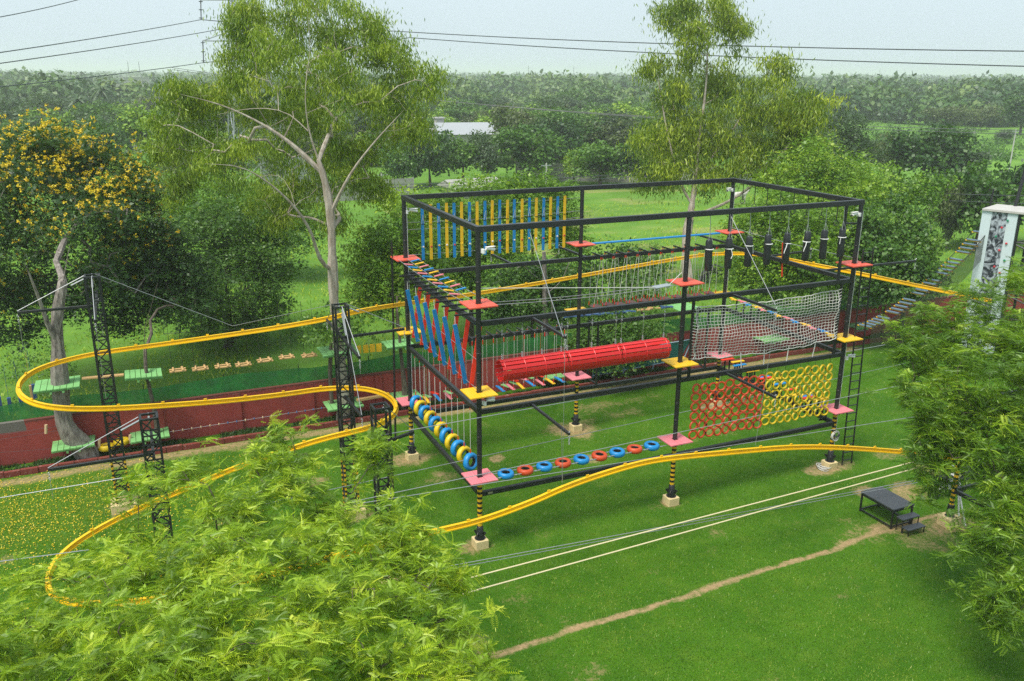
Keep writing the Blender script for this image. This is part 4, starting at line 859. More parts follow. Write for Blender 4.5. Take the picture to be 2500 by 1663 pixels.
for i, (x, y) in enumerate(((16.1, -3.4), (17.3, -3.2))):
    t = thing('motorcycle', ['white', 'darker'][i]+' motorcycle parked behind the right neem tree', 'motorcycle', (x, y, 0), 'motorcycles behind the right tree'); M_ = [WHITE, DECK][i]
    for s in (-.62, .62): m = mb((x, y, 0)); m.torus((x+s, y, .3), .25, .05, (0, 1, 0), 20, 8); w = m.build('wheel', RUB, t)
    m = mb((x, y, 0)); m.beam((x-.3, y, .62), (x+.35, y, .72), .24, .22); m.beam((x+.35, y, .75), (x+.6, y, .3), .07, .1); m.beam((x-.62, y, .32), (x-.1, y, .55), .12, .1); m.box((x, y, .42), (.4, .2, .26)); m.build('body', M_, t, .03)
    m = mb((x, y, 0)); m.beam((x-.55, y, .8), (x+.05, y, .8), .24, .09); m.build('seat', RUB, t, .02)
    m = mb((x, y, 0)); m.tube([(x+.4, y-.35, 1.0), (x+.42, y, .95), (x+.4, y+.35, 1.0)], .018, 6); m.tube([(x+.42, y, .95), (x+.45, y, .7)], .025, 6); m.build('handlebar', STEEL, t)
# ------------------------------------------------------------------ trees
def grow(lines, tips, r0, seed, attach=.25, rmin=.008, wob=.12, expn=.42):
    """lines: trunk polylines (first is the trunk); tips: branch ends. Returns node positions, parents, radii."""
    rg = np.random.default_rng(seed); pos = []; par = []; lens = []
    for li, ln in enumerate(lines):
        pts = smooth_path(ln, .45, 2); st = -1; lens.append(len(pts))
        if li: st = int(np.argmin(np.linalg.norm(np.array(pos)-pts[0], axis=1)))
        for i, p in enumerate(pts):
            pos.append(p); par.append(st if i == 0 else len(pos)-2)
    nt = len(lines[0]); zt = pos[0][2]; H_ = max(t[2] for t in tips)-zt; zmin = zt+attach*H_
    order = np.argsort(np.min(np.linalg.norm(tips[:, None]-np.array(pos)[None], axis=2), axis=1))
    A = np.zeros((len(pos)+len(tips)*9, 3)); A[:len(pos)] = pos; m = len(pos)
    for ti in order:
        t = tips[ti]; Q = A[:m]; dv = t-Q; dist = np.linalg.norm(dv, axis=1); hz = np.hypot(dv[:, 0], dv[:, 1])
        pen = dist+1.0*np.maximum(0, Q[:, 2]-t[2]+.35*hz)+np.where(Q[:, 2] < zmin, 6, 0); j = int(np.argmin(pen)); a = Q[j]; L = dist[j]; k = int(np.clip(L/.5, 2, 8))
        side = rg.normal(0, wob, 3)*L
        for i in range(1, k+1):
            f = i/k; p = a*(1-f)+t*f+side*math.sin(f*math.pi)*.7+np.array([0, 0, .12*L*math.sin(f*math.pi)])+rg.normal(0, .02, 3)*L*(f < 1)
            A[m] = p; par.append(j if i == 1 else m-1); m += 1
    A = A[:m]; par = np.array(par); cnt = np.zeros(m); kids = np.bincount(par[par >= 0], minlength=m); cnt[kids == 0] = 1
    for i in range(m-1, 0, -1):
        if par[i] >= 0: cnt[par[i]] += cnt[i]
    # nodes were appended parents-first, so one reverse pass is enough
    rad = r0*(.55+.45*np.clip(cnt/cnt[0],0,1))*(cnt/cnt[0])**expn; k0 = 0
    for li, L_ in enumerate(lens):
        c0 = r0 if li == 0 else rad[par[k0]]*.72; rad[k0:k0+L_] = np.minimum(np.maximum(rad[k0:k0+L_], r0*.3*(1-np.arange(L_)/L_)), c0*(1-(.8 if li == 0 else .85)*(np.arange(L_)/L_)**1.1)); k0 += L_
    for i in range(k0, m): rad[i] = min(rad[i], rad[par[i]]*.93)
    return A, par, np.maximum(rad, rmin), cnt
def treetube(A, par, rad, cnt, n=6):
    m = mb(A[0]); main = {}; 
    for i in range(len(A)):
        p = par[i]
        if p >= 0 and (p not in main or cnt[i] > cnt[main[p]]): main[p] = i
    starts = [i for i in range(len(A)) if par[i] < 0 or main.get(par[i]) != i]
    for s in starts:
        ch = []; rr = []
        if par[s] >= 0: ch.append(A[par[s]]); rr.append(min(rad[par[s]], rad[s]*1.25))
        i = s
        while True:
            ch.append(A[i]); rr.append(rad[i])
            if i not in main: break
            i = main[i]
        if len(ch) > 1: rr[-1] *= .5; rr = [q*(1+.13*math.sin(7.3*k_+s)+.09*math.sin(3.1*k_)) if q > .07 else q for k_, q in enumerate(rr)]; m.tube(ch, rr, n if rr[0] > .03 else 4, caps=False)
    return m
def basis(d, up):
    d = d/np.linalg.norm(d, axis=1, keepdims=True); s = np.cross(up, d); s /= (np.linalg.norm(s, axis=1, keepdims=True)+1e-9); return d, s, np.cross(d, s)
def place(tm, pos, d, up, sc):
    V, F = tm; d, s, u = basis(d, up); n = len(pos)
    W = pos[:, None]+sc[:, None, None]*(V[None, :, 0:1]*d[:, None]+V[None, :, 1:2]*s[:, None]+V[None, :, 2:3]*u[:, None])
    return W.reshape(-1, 3), (F[None]+(np.arange(n)*len(V))[:, None, None]).reshape(-1, F.shape[1])
def t_leaf(w, droop=.1): return np.array([(0, 0, 0), (.45, w, .03), (1, 0, -droop), (.45, -w, .03)], float), np.array([(0, 1, 2, 3)])
def t_frond(npair, lw=.085, ll=.38, droop=.28, curve=.35):
    V = []; F = []
    for i in range(npair):
        t = .12+.82*i/(npair-1 or 1); L = ll*(1-.55*abs(t-.45)**1.4); z = -droop*t*t
        for s in (-1, 1):
            b = len(V); V += [(t, 0, z), (t+.18*L+lw*.5, s*L*.5, z-.02), (t+curve*L+.12*L, s*L, z-.16*L), (t-lw*.55+.16*L, s*L*.52, z-.05)]; F.append((b, b+1, b+2, b+3))
    b = len(V); V += [(.94, 0, -droop*.88), (1.1, lw*.6, -droop), (1.3, 0, -droop*1.35), (1.1, -lw*.6, -droop)]; F.append((b, b+1, b+2, b+3))
    return np.array(V, float), np.array(F)
T_SM = t_leaf(.3); T_SLIM = t_leaf(.1, .15); T_WIDE = t_leaf(.38); T_FR6 = t_frond(8, .062, .31, .45, .6); T_FR3 = t_frond(3, .16, .42)
def rv(n, s=1): return rng.normal(0, s, (n, 3))
def clumps(tips, tm, per, size, rad, style, tintf=None, out=None, zsq=.7):
    """one leafy clump at every tip"""
    n = len(tips)*per; c = np.repeat(tips, per, 0)
    if style == 'hang':           # slender leaves hanging in tassels
        off = rv(n, 1)*rad*np.array([1, 1, .75]); off[:, 2] -= rad*.5; pos = c+off; d = rv(n, .38)+np.array([0, 0, -1]); up = rv(n)
    elif style == 'rosette':      # neem: fronds arching down all round each shoot
        k = max(1, len(tips)); a = rng.random(n)*2*math.pi; off = rv(n, .035); pos = c+off; d = np.stack([np.cos(a), np.sin(a), rng.normal(.15, .4, n)], 1); up = np.array([0, 0, 1.])+rv(n, .4)
    elif style == 'frond':        # pinnate leaves radiating from the twig end, arching over
        off = rv(n, 1)*rad*np.array([1, 1, .6]); pos = c+off; d = off/np.maximum(rad, 1e-6)*.8+rv(n, .5); d[:, 2] = d[:, 2]*.35+rng.normal(-.05, .25, n); up = np.array([0, 0, 1.])+rv(n, .22)
    else:
        off = rv(n, 1); off /= np.linalg.norm(off, axis=1, keepdims=True); off *= (rng.random((n, 1))**.5)*rad*1.5*np.array([1, 1, zsq]); pos = c+off; d = rv(n, 1)+off/rad*.4; up = np.array([0, 0, .55])+off/rad*.9+rv(n, .3)
    sc = size*rng.uniform(.7, 1.25, n); V, F = place(tm, pos, d, up, sc)
    ct = np.repeat(rng.normal(.42, .15, len(tips)) if tintf is None else tintf, per); ti = np.clip(ct+rng.normal(0, .13, n), 0, 1)
    return V, F, np.repeat(ti, len(tm[0]))
def blobs3(bl, per, seed, dr=1.0, shell=.55, up=.25):
    """photo-pixel ellipses with a real depth -> tips on and in the ellipsoids"""
    rg = np.random.default_rng(seed); out = []
    for (x, y, rx, ry, d) in bl:
        c = P(x, y, d=d); a = rx/FPX*d; b = ry/FPX*d; n = max(3, int(per*(a*b)**.75)); q = rg.normal(0, 1, (n, 3)); q /= np.linalg.norm(q, axis=1, keepdims=True); q[:, 2] = np.where(rg.random(n) < up, abs(q[:, 2]), q[:, 2])
        q *= (shell+(1-shell)*rg.random((n, 1))**.6); h = q[:, 0:1]*r_*a+q[:, 2:3]*np.array([0, 0, 1.])*b+q[:, 1:2]*np.array([w_[0], w_[1], 0])/np.hypot(w_[0], w_[1])*min(a, 2.2*b)*dr; out.append(c+h)
    return np.concatenate(out)
def hero(name, label, cat, lines, tips, r0, bark, leaf, layers, seed, attach=.25, group=None, wob=.12, expn=.42, keep=1.0):
    A, par, rad, cnt = grow(lines, tips, r0, seed, attach, wob=wob, expn=expn); base = A[0]; t = thing(name, label, cat, base, group)
    treetube(A, par, rad, cnt, 7).build('trunk', bark, t)
    rg = np.random.default_rng(seed+1); lt = tips if keep >= 1 else tips[rg.random(len(tips)) < keep]
    Vs = []; Fs = []; Ts = []; b = 0; tt = rng.normal(.42, .16, len(lt))
    for (tm, per, size, rd, style) in layers:
        l2, t2 = lt, tt
        if style == 'rosette': l2 = np.repeat(lt, 5, 0)+rv(len(lt)*5, rd)*np.array([1, 1, .8]); t2 = np.repeat(tt, 5)+rng.normal(0, .12, len(l2))
        V, F, T = clumps(l2, tm, per, size, rd, style, t2); Vs.append(V-base); Fs.append(F+b); Ts.append(T); b += len(V)
    me = npmesh('crown', np.concatenate(Vs), np.concatenate(Fs), np.concatenate(Ts), leaf); link('crown', me, t); return t, lt, tt
def pts(l, **k): return np.array([P(x, y, **k) for x, y in l])
# big eucalyptus left (base in the bed in front of the wall)
dE = 36.2
ebl = [(655, 60, 100, 65, dE), (760, 30, 130, 70, dE+1), (595, 45, 45, 55, dE-1), (860, 110, 90, 70, dE+1), (955, 130, 80, 60, dE), (1030, 190, 50, 50, dE-1), (700, 150, 140, 80, dE-2), (592, 140, 55, 70, dE), (480, 230, 70, 50, dE+1), (420, 250, 60, 60, dE), (390, 320, 40, 60, dE-1), (560, 260, 110, 60, dE+2), (700, 290, 110, 70, dE+2), (830, 230, 100, 70, dE-2), (940, 240, 80, 60, dE+1.5), (1000, 320, 50, 55, dE), (600, 390, 110, 60, dE-2), (470, 370, 80, 60, dE+1), (750, 430, 100, 60, dE+2), (860, 380, 90, 70, dE-1), (900, 470, 50, 50, dE+1), (430, 450, 30, 50, dE), (660, 500, 80, 50, dE+1), (820, 520, 40, 40, dE-1), (910, 60, 40, 40, dE)]
et = blobs3(ebl, 13, 5, 1.0, .4)
el = [np.array([P(834, 1028, y=11.8), P(842, 985, y=11.75), P(830, 880, y=11.8), P(815, 750, y=11.8), P(811, 640, y=11.8), P(808, 520, y=11.9), P(790, 425, y=12), P(752, 320, y=12.1), P(742, 220, y=12), P(760, 120, y=11.9), P(750, 30, y=11.8)]),
      np.array([P(808, 520, y=11.9), P(850, 430, y=11.3), P(910, 350, y=10.8), P(985, 270, y=10.5)]), np.array([P(812, 660, y=11.8), P(780, 640, y=11.4), P(760, 560, y=11), P(700, 480, y=10.5), P(600, 405, y=10.2), P(500, 400, y=10)]),
      np.array([P(752, 320, y=12.1), P(700, 270, y=12.6), P(620, 262, y=13), P(530, 280, y=13)]), np.array([P(790, 425, y=12), P(690, 330, y=12.5), P(560, 260, y=13), P(440, 230, y=13)])]
hero('eucalyptus_tree', 'tallest pale-trunked eucalyptus left of the tower rising out of the frame', 'tree', el, et, .27, BARKG, L_EUC, [(T_SLIM, 150, .22, .27, 'hang'), (T_SLIM, 20, .2, .6, 'hang')], 3, .45, expn=.62, wob=.1)
# eucalyptus right
dR = 57
rbl = [(1640, 30, 50, 50, dR), (1720, 15, 60, 50, dR), (1790, 70, 40, 60, dR+1), (1700, 110, 60, 60, dR-1), (1600, 150, 30, 40, dR), (1630, 220, 50, 50, dR), (1750, 200, 60, 60, dR+1), (1890, 160, 40, 30, dR), (1850, 230, 60, 50, dR-1), (1955, 260, 60, 50, dR-2), (1995, 245, 40, 28, dR-2), (1640, 320, 60, 60, dR+1), (1585, 330, 40, 50, dR-1), (1720, 300, 60, 60, dR), (1880, 310, 90, 60, dR+1), (1790, 370, 90, 50, dR), (1650, 400, 70, 50, dR), (1740, 430, 60, 30, dR), (1850, 400, 60, 40, dR-1), (1960, 330, 50, 50, dR), (1600, 420, 50, 40, dR)]
rt = blobs3(rbl, 9.5, 8, 1.0, .35)
rl = [pts([(1680, 690), (1672, 600), (1690, 500), (1700, 430), (1708, 330), (1725, 210), (1728, 100), (1735, 20)], d=dR), pts([(1690, 500), (1660, 450), (1630, 330), (1610, 220), (1600, 130)], d=dR), pts([(1685, 530), (1790, 490), (1870, 425), (1930, 350), (1985, 260)], d=dR-.5), pts([(1700, 430), (1790, 320), (1840, 230), (1880, 170)], d=dR+.5)]
hero('eucalyptus_tree', 'tall forked eucalyptus with yellow-green tufts behind the right half of the tower', 'tree', rl, rt, .33, BARKG, L_EUC2, [(T_SLIM, 120, .36, .42, 'hang'), (T_SLIM, 20, .30, .8, 'hang')], 4, .3, expn=.6, keep=.88)
# yellow flowering tree
dY = 37.2
ybl = [(60, 385, 90, 60, dY+1), (165, 365, 80, 50, dY), (255, 430, 90, 60, dY), (90, 480, 130, 80, dY-1), (320, 520, 80, 70, dY), (200, 570, 140, 90, dY-2), (50, 620, 110, 90, dY-1), (370, 620, 55, 70, dY), (290, 690, 100, 60, dY-1), (120, 720, 110, 60, dY+1), (-10, 720, 70, 70, dY), (350, 740, 60, 50, dY+1), (10, 810, 60, 35, dY), (-60, 500, 120, 120, dY)]
yt = blobs3(ybl, 15, 15, 1.0, .6)
yl = [np.array([P(222, 1128, y=11.8), P(205, 1090, y=11.8), P(160, 1050, y=11.75), P(150, 990, y=11.8), P(146, 910, y=11.8), P(140, 830, y=11.8), P(138, 770, y=11.8), P(152, 700, y=11.8), P(170, 600, y=11.9)]), np.array([P(144, 840, y=11.8), P(115, 790, y=11.6), P(100, 740, y=11.4), P(60, 640, y=11)])]
yt_, lt_, tt_ = hero('flowering_tree', 'large dark tree covered in yellow blossom at the left edge', 'tree', yl, yt, .40, BARKL, L_DARK, [(T_FR3, 34, .30, .42, 'frond'), (T_SM, 60, .19, .5, 'ball')], 9, .38, expn=.6)
fl = lt_[(lt_[:, 2] > 6.2+rng.normal(0, 1.3, len(lt_))) & (rng.random(len(lt_)) < .75)]; fl = np.concatenate([fl, fl[fl[:, 2] > 8.6]]); fl = np.repeat(fl, 7, 0)+rv(len(fl)*7, .42)+np.array([-.05, -.18, .3])
V, F, T = clumps(fl, T_WIDE, 9, .085, .05, 'ball'); link('blossom', npmesh('blossom', V-np.array(yt_.location), F, T, L_FLOW), yt_)
# mid trees: (label, trunk px list, plane y, blobs, leaf mat, layer scale)
def midtree(label, name, trunk, blobs, leaf, per, seed, r0=.12, bark=BARKD, attach=.3, style='frond', group=None, keep=1.0, dense=1.0, y=None):
    d0 = blobs[0][4]; ln = []
    for i, q in enumerate(trunk): ln.append(P(q[0], q[1], y=y) if y else P(q[0], q[1], d=d0))
    ln[0] = np.array([ln[0][0], ln[0][1], 0.]); t = blobs3(blobs, per*1.8, seed, 1.0, .5)
    s = d0/40
    lay = [(T_FR3, int(26*dense), .32*s**.6, .38*s**.6, 'frond'), (T_SM, int(34*dense), .20*s**.6, .48*s**.6, 'ball')] if style == 'frond' else [(T_SM, int(80*dense), .20*s**.6, .48*s**.6, 'ball')]
    return hero(name, label, 'tree', [np.array(ln)], t, r0*.8, bark, leaf, lay, seed, attach, group, keep=keep, expn=.58)
midtree('dark bushy tree with a thin bent trunk behind the short left mast', 'dark_tree', [(388, 1085), (380, 1010), (365, 950), (352, 880), (352, 800), (372, 740), (385, 690)], [(300, 690, 80, 50, 37.5), (400, 680, 90, 55, 37.5), (345, 610, 100, 60, 37.5), (440, 750, 60, 50, 37), (300, 770, 60, 40, 38), (460, 660, 60, 50, 38)], L_DARK, 13, 31, .13, y=11.8, dense=.9)
midtree('broad deep green tree behind the wall between the two left masts', 'broad_tree', [(560, 905), (562, 840), (560, 760), (550, 690)], [(570, 560, 110, 80, 46), (480, 600, 90, 80, 46), (650, 620, 90, 80, 46), (560, 690, 130, 80, 45), (460, 720, 90, 60, 46), (640, 740, 70, 50, 46), (540, 790, 90, 40, 45)], L_MID, 9, 32, .3)
midtree('light green tree behind the broad deep green tree', 'light_green_tree', [(560, 700), (555, 640), (550, 560)], [(520, 470, 90, 60, 60), (600, 500, 90, 60, 60), (450, 530, 80, 60, 60), (680, 540, 80, 60, 60), (740, 560, 60, 60, 60), (560, 570, 120, 50, 60)], L_NEEM2, 6, 33, .3)
midtree('brownish dark tree behind the lower left branches of the eucalyptus', 'dusky_tree', [(470, 560), (470, 500), (468, 450)], [(440, 430, 80, 60, 85), (520, 400, 80, 60, 85), (600, 420, 80, 60, 85), (400, 480, 60, 50, 85)], L_OLIVE, 3, 34, .3)
midtree('neem tree with a dark trunk just left of the rear left column', 'neem_tree', [(985, 1010), (990, 960), (980, 880), (975, 820), (970, 760)], [(940, 690, 80, 60, 38), (1010, 700, 70, 50, 38), (900, 630, 70, 60, 39), (960, 580, 80, 60, 39), (1040, 620, 60, 60, 39), (900, 740, 50, 40, 38)], L_NEEM2, 13, 35, .17, y=11.8, dense=.9)
midtree('neem tree filling the view behind the upright planks', 'neem_tree', [(1150, 760), (1150, 700), (1145, 640)], [(1060, 530, 80, 60, 46), (1150, 500, 90, 60, 46), (1120, 590, 110, 60, 45), (1040, 640, 60, 50, 45), (1230, 560, 80, 60, 46), (1200, 640, 80, 50, 45), (1110, 690, 70, 40, 45)], L_NEEM2, 9, 36, .2)
midtree('feathery neem tree with pale top shoots above the rear left beam', 'neem_tree', [(1300, 720), (1300, 640), (1300, 560)], [(1290, 470, 80, 40, 50), (1230, 480, 60, 40, 50), (1350, 500, 60, 50, 50), (1370, 560, 50, 50, 50), (1300, 540, 90, 50, 49), (1400, 610, 40, 40, 49)], L_NEEM2, 8, 37, .2)
midtree('shadowy feathery tree around the dead grey trunk behind the tower', 'dark_tree', [(1300, 850), (1300, 790), (1290, 720)], [(1270, 690, 60, 45, 42), (1350, 680, 50, 50, 42), (1310, 740, 70, 40, 42), (1240, 740, 40, 40, 42), (1380, 740, 30, 40, 42)], L_MID, 12, 38, .15)
midtree('bright leafy sapling left of the rear left column top', 'sapling', [(960, 560), (955, 520)], [(955, 500, 30, 35, 48), (985, 490, 25, 20, 48)], L_NEEM, 10, 39, .05, style='ball', dense=.6)
midtree('shrubby tree behind the hanging cushion steps', 'shrub_tree', [(1500, 740), (1500, 690)], [(1470, 640, 50, 40, 50), (1530, 650, 50, 45, 50), (1590, 650, 50, 40, 50), (1440, 690, 40, 35, 50), (1560, 700, 60, 30, 49)], L_MID, 9, 40, .1, style='ball', dense=.8, keep=.8)
midtree('round leafy bush leaning over the red wall behind the tunnel', 'leafy_bush', [(1500, 900), (1500, 850)], [(1470, 810, 60, 45, 40.5), (1545, 815, 55, 45, 40.5), (1500, 850, 70, 35, 40), (1440, 850, 40, 35, 40.5)], L_MID, 22, 41, .08, dense=.9)
midtree('large neem tree right of the rear right column', 'neem_tree', [(1895, 800), (1893, 730), (1890, 670), (1900, 600)], [(1850, 560, 80, 60, 46), (1930, 520, 90, 60, 46), (1840, 640, 80, 50, 46), (1930, 620, 110, 60, 45), (2000, 580, 70, 60, 46), (1880, 690, 110, 40, 45), (1990, 670, 60, 40, 45)], L_NEEM2, 11, 42, .22)
midtree('tall neem tree behind the top right corner of the tower', 'neem_tree', [(2030, 760), (2030, 680), (2020, 560)], [(1980, 400, 80, 60, 54), (2050, 440, 90, 60, 54), (1930, 460, 80, 60, 54), (2100, 490, 80, 60, 53), (2010, 510, 110, 60, 53), (2060, 600, 70, 60, 52)], L_NEEM2, 7, 43, .25)
midtree('grey-green tree standing behind the tall right neem', 'pale_tree', [(2060, 480), (2060, 400)], [(2060, 310, 50, 40, 80), (2040, 350, 70, 40, 80), (2090, 380, 60, 50, 80)], L_GREY, 4, 44, .2)
midtree('broad dark leafy tree right of the tower ladder', 'broad_tree', [(2205, 790), (2210, 720), (2195, 650)], [(2150, 540, 80, 60, 46), (2220, 590, 70, 60, 46), (2150, 640, 80, 60, 45), (2240, 660, 60, 50, 45), (2090, 600, 60, 60, 46), (2120, 700, 60, 40, 45), (2200, 710, 70, 30, 45)], L_MID, 11, 45, .22, style='ball', dense=1.1)
midtree('light green tree with a sloping crown behind the broad dark one', 'light_green_tree', [(2230, 600), (2215, 540), (2190, 480)], [(2180, 450, 80, 40, 62), (2240, 490, 60, 45, 62), (2280, 450, 40, 25, 62), (2140, 480, 60, 40, 62)], L_NEEM2, 6, 46, .2, style='ball', dense=.8)
# dead trunk
t = thing('dead_tree', 'bare grey dead trunk with broken twigs behind the tower', 'tree', P(1338, 880, y=13.5)); m = mb(t.location)
a = [P(x, yy, y=13.5) for x, yy in [(1338, 905), (1336, 860), (1330, 760), (1330, 680), (1328, 615)]]; m.tube(a, [.16, .15, .13, .12, .09], 8)
for (x0, y0, x1, y1, x2, y2) in [(1330, 690, 1300, 670, 1270, 640), (1330, 640, 1350, 630, 1362, 620), (1330, 720, 1370, 690, 1390, 640), (1331, 700, 1350, 740, 1345, 780), (1330, 660, 1290, 640, 1262, 655)]: m.tube(smooth_path([P(x0, y0, y=13.5), P(x1, y1, y=13.2), P(x2, y2, y=13)], .2, 2), .02, 5)
m.build('trunk', BARKL, t)
# thin stems behind the wall
for i, (px, y0, y1, pl) in enumerate([(1500, 880, 760, 12.9), (1572, 850, 720, 13.2), (810, 985, 800, 11.9), (2208, 830, 700, 13.0)]):
    t = thing('thin_trunk', ['dark thin trunk above the red tunnel', 'forked thin trunk behind the middle front column', 'thin bent trunk right of the eucalyptus trunk', 'thin leaning trunk right of the tower ladder'][i], 'tree', P(px, y0, y=pl)); m = mb(t.location)
    m.tube(smooth_path([P(px, y0, y=pl), P(px-6, (y0+y1)/2, y=pl), P(px+4, y1, y=pl)], .3, 2), [.09]*len(smooth_path([P(px, y0, y=pl), P(px-6, (y0+y1)/2, y=pl), P(px+4, y1, y=pl)], .3, 2)), 7); m.build('trunk', BARKD, t)
    tp = P(px, y1, y=pl)+rv(26, .55)*np.array([1, 1, .5]); V, F, T = clumps(tp, T_SM, 60, .15, .35, 'ball'); link('crown', npmesh('crown', V-np.array(t.location), F, T, L_MID), t)
# foreground neem left and right
fbl = [(690, 1080, 35, 25, 17.5), (650, 1140, 50, 30, 16.8), (735, 1130, 35, 25, 17.2), (430, 1135, 38, 18, 16.5), (440, 1175, 45, 20, 16), (345, 1210, 20, 14, 15.6), (590, 1270, 110, 50, 15.4), (700, 1200, 75, 40, 16.3), (900, 1080, 32, 28, 18.4), (890, 1130, 32, 34, 18), (830, 1270, 70, 40, 16.5), (350, 1350, 90, 35, 15), (220, 1400, 70, 22, 14.3), (75, 1410, 32, 16, 13.8), (60, 1580, 110, 65, 12.5), (330, 1460, 170, 75, 13.2), (620, 1400, 200, 100, 13.9), (860, 1350, 150, 70, 15.2), (980, 1300, 60, 40, 16), (1000, 1430, 120, 70, 14.8), (1100, 1435, 40, 30, 14.8), (1100, 1550, 75, 60, 13.7), (870, 1530, 200, 110, 12.8), (1180, 1625, 45, 30, 13.3), (600, 1580, 220, 100, 11.9), (250, 1630, 220, 80, 11.4), (-60, 1630, 110, 100, 11.4), (500, 1720, 280, 80, 10.8), (1000, 1690, 190, 60, 12)]
ft = blobs3(fbl, 42, 51, .9, .6, .55); ft = ft[ft[:, 2] > 2.0]
fb = P(600, 1440, d=13.9); fb[2] = 0
hero('neem_tree', 'big bright green neem crown filling the bottom left foreground', 'tree', [np.array([fb, fb+(.1, .1, 1.5), fb+(0, .3, 3.0), fb+(-.2, .4, 4.2)]), np.array([fb+(.1, .2, 2.6), fb+(-1.4, -.6, 4.0), fb+(-2.6, -1.2, 5.0)]), np.array([fb+(.1, .2, 2.4), fb+(1.5, -.3, 3.8), fb+(2.8, -.6, 4.8)])], ft, .24, BARKD, L_NEEM, [(T_FR6, 11, .2, .2, 'rosette')], 52, .3, wob=.14, expn=.55)
gbl = [(2465, 690, 35, 25, 23.5), (2385, 735, 50, 28, 23.5), (2300, 785, 45, 28, 23), (2235, 820, 35, 25, 23), (2205, 880, 28, 20, 22.5), (2410, 820, 100, 55, 22.5), (2310, 890, 90, 45, 22.5), (2440, 920, 130, 80, 21.5), (2290, 980, 100, 70, 22), (2370, 1060, 110, 70, 21.5), (2270, 1080, 70, 60, 22), (2480, 1080, 100, 90, 21), (2275, 1140, 36, 34, 22), (2290, 1195, 24, 20, 22), (2400, 1150, 80, 45, 21), (2440, 1240, 60, 50, 20.5), (2400, 1330, 60, 45, 20.3), (2480, 1340, 80, 70, 20), (2480, 1450, 60, 60, 19.6), (2440, 1530, 35, 30, 19.6), (2420, 1480, 45, 35, 19.8), (2600, 850, 140, 150, 22), (2620, 1150, 140, 200, 20.5)]
gt = blobs3(gbl, 28, 61, .9, .65, .4); gb = P(2620, 1000, d=21.5); gb[2] = 0
L_NR = leafmat('right_neem_leaves', [(.07, .165, .006), (.16, .31, .009), (.30, .46, .017), (.50, .60, .05)], .32)
hero('neem_tree', 'green neem tree at the right edge in front of the second frame', 'tree', [np.array([gb, gb+(0, 0, 1.6), gb+(-.2, .1, 3.4), gb+(-.4, .1, 5)]), np.array([gb+(0, 0, 2.2), gb+(-1.2, -.2, 3.2), gb+(-2.3, -.3, 4.6)])], gt, .24, BARKD, L_NR, [(T_FR6, 11, .235, .23, 'rosette')], 62, .25, wob=.14, expn=.55)

# ------------------------------------------------------------------ background trees (shared crown meshes)
def unit_tree(seed, style, leafmat_, nblob=9, per=9, leaf=.05, cards=26, spread=.36, flat=.3):
    rg = np.random.default_rng(seed); tips = []
    for i in range(nblob):
        a = rg.random()*6.28; rr = spread*rg.random()**.6; c = np.array([rr*math.cos(a), rr*math.sin(a), .54+rg.uniform(-.3, .24)*(1-rr)]); q = rg.normal(0, 1, (per, 3)); q /= np.linalg.norm(q, axis=1, keepdims=True); tips.append(c+q*rg.uniform(.12, .2)*np.array([1, 1, flat/.3*.8]))
    tips = np.concatenate(tips); A, par, rad, cnt = grow([np.array([(0, 0, 0), (.01, 0, .2), (0, .02, .42)])*10, ], tips*10, .28, seed, .3, rmin=.02); tr = treetube(A, par, rad, cnt, 5); tr.v = [tuple(np.array(v)/10) for v in tr.v]
    V, F, T = clumps(tips, T_WIDE, cards, leaf, .075, 'ball'); return npmesh('crown', V, F, T, leafmat_), tr.mesh('trunk', BARKD)
KINDS = {k: [unit_tree(70+i*7+j, k, mt, nb, 9, lf, cards, sp, flt) for j in range(2)] for i, (k, mt, nb, lf, cards, sp, flt) in enumerate([('dark', L_DARK, 15, .05, 30, .32, .32), ('mid', L_MID, 15, .05, 30, .34, .3), ('grey', L_GREY, 15, .05, 26, .34, .3), ('olive', L_OLIVE, 13, .05, 28, .38, .25), ('bright', L_NEEM2, 14, .05, 28, .34, .3)])}
def bgtree(x, y, wd, ht, kind, label, group=None, nm=None):
    cm, tm = KINDS[kind][rng.integers(2)]; t = thing(nm or 'tree', label, 'tree', (x, y, 0), group)
    s = (wd*1.05, wd*1.05, ht*1.08); rz = (0, 0, rng.random()*6.28); link('crown', cm, t, rot=rz, scl=s); link('trunk', tm, t, rot=rz, scl=s); return t
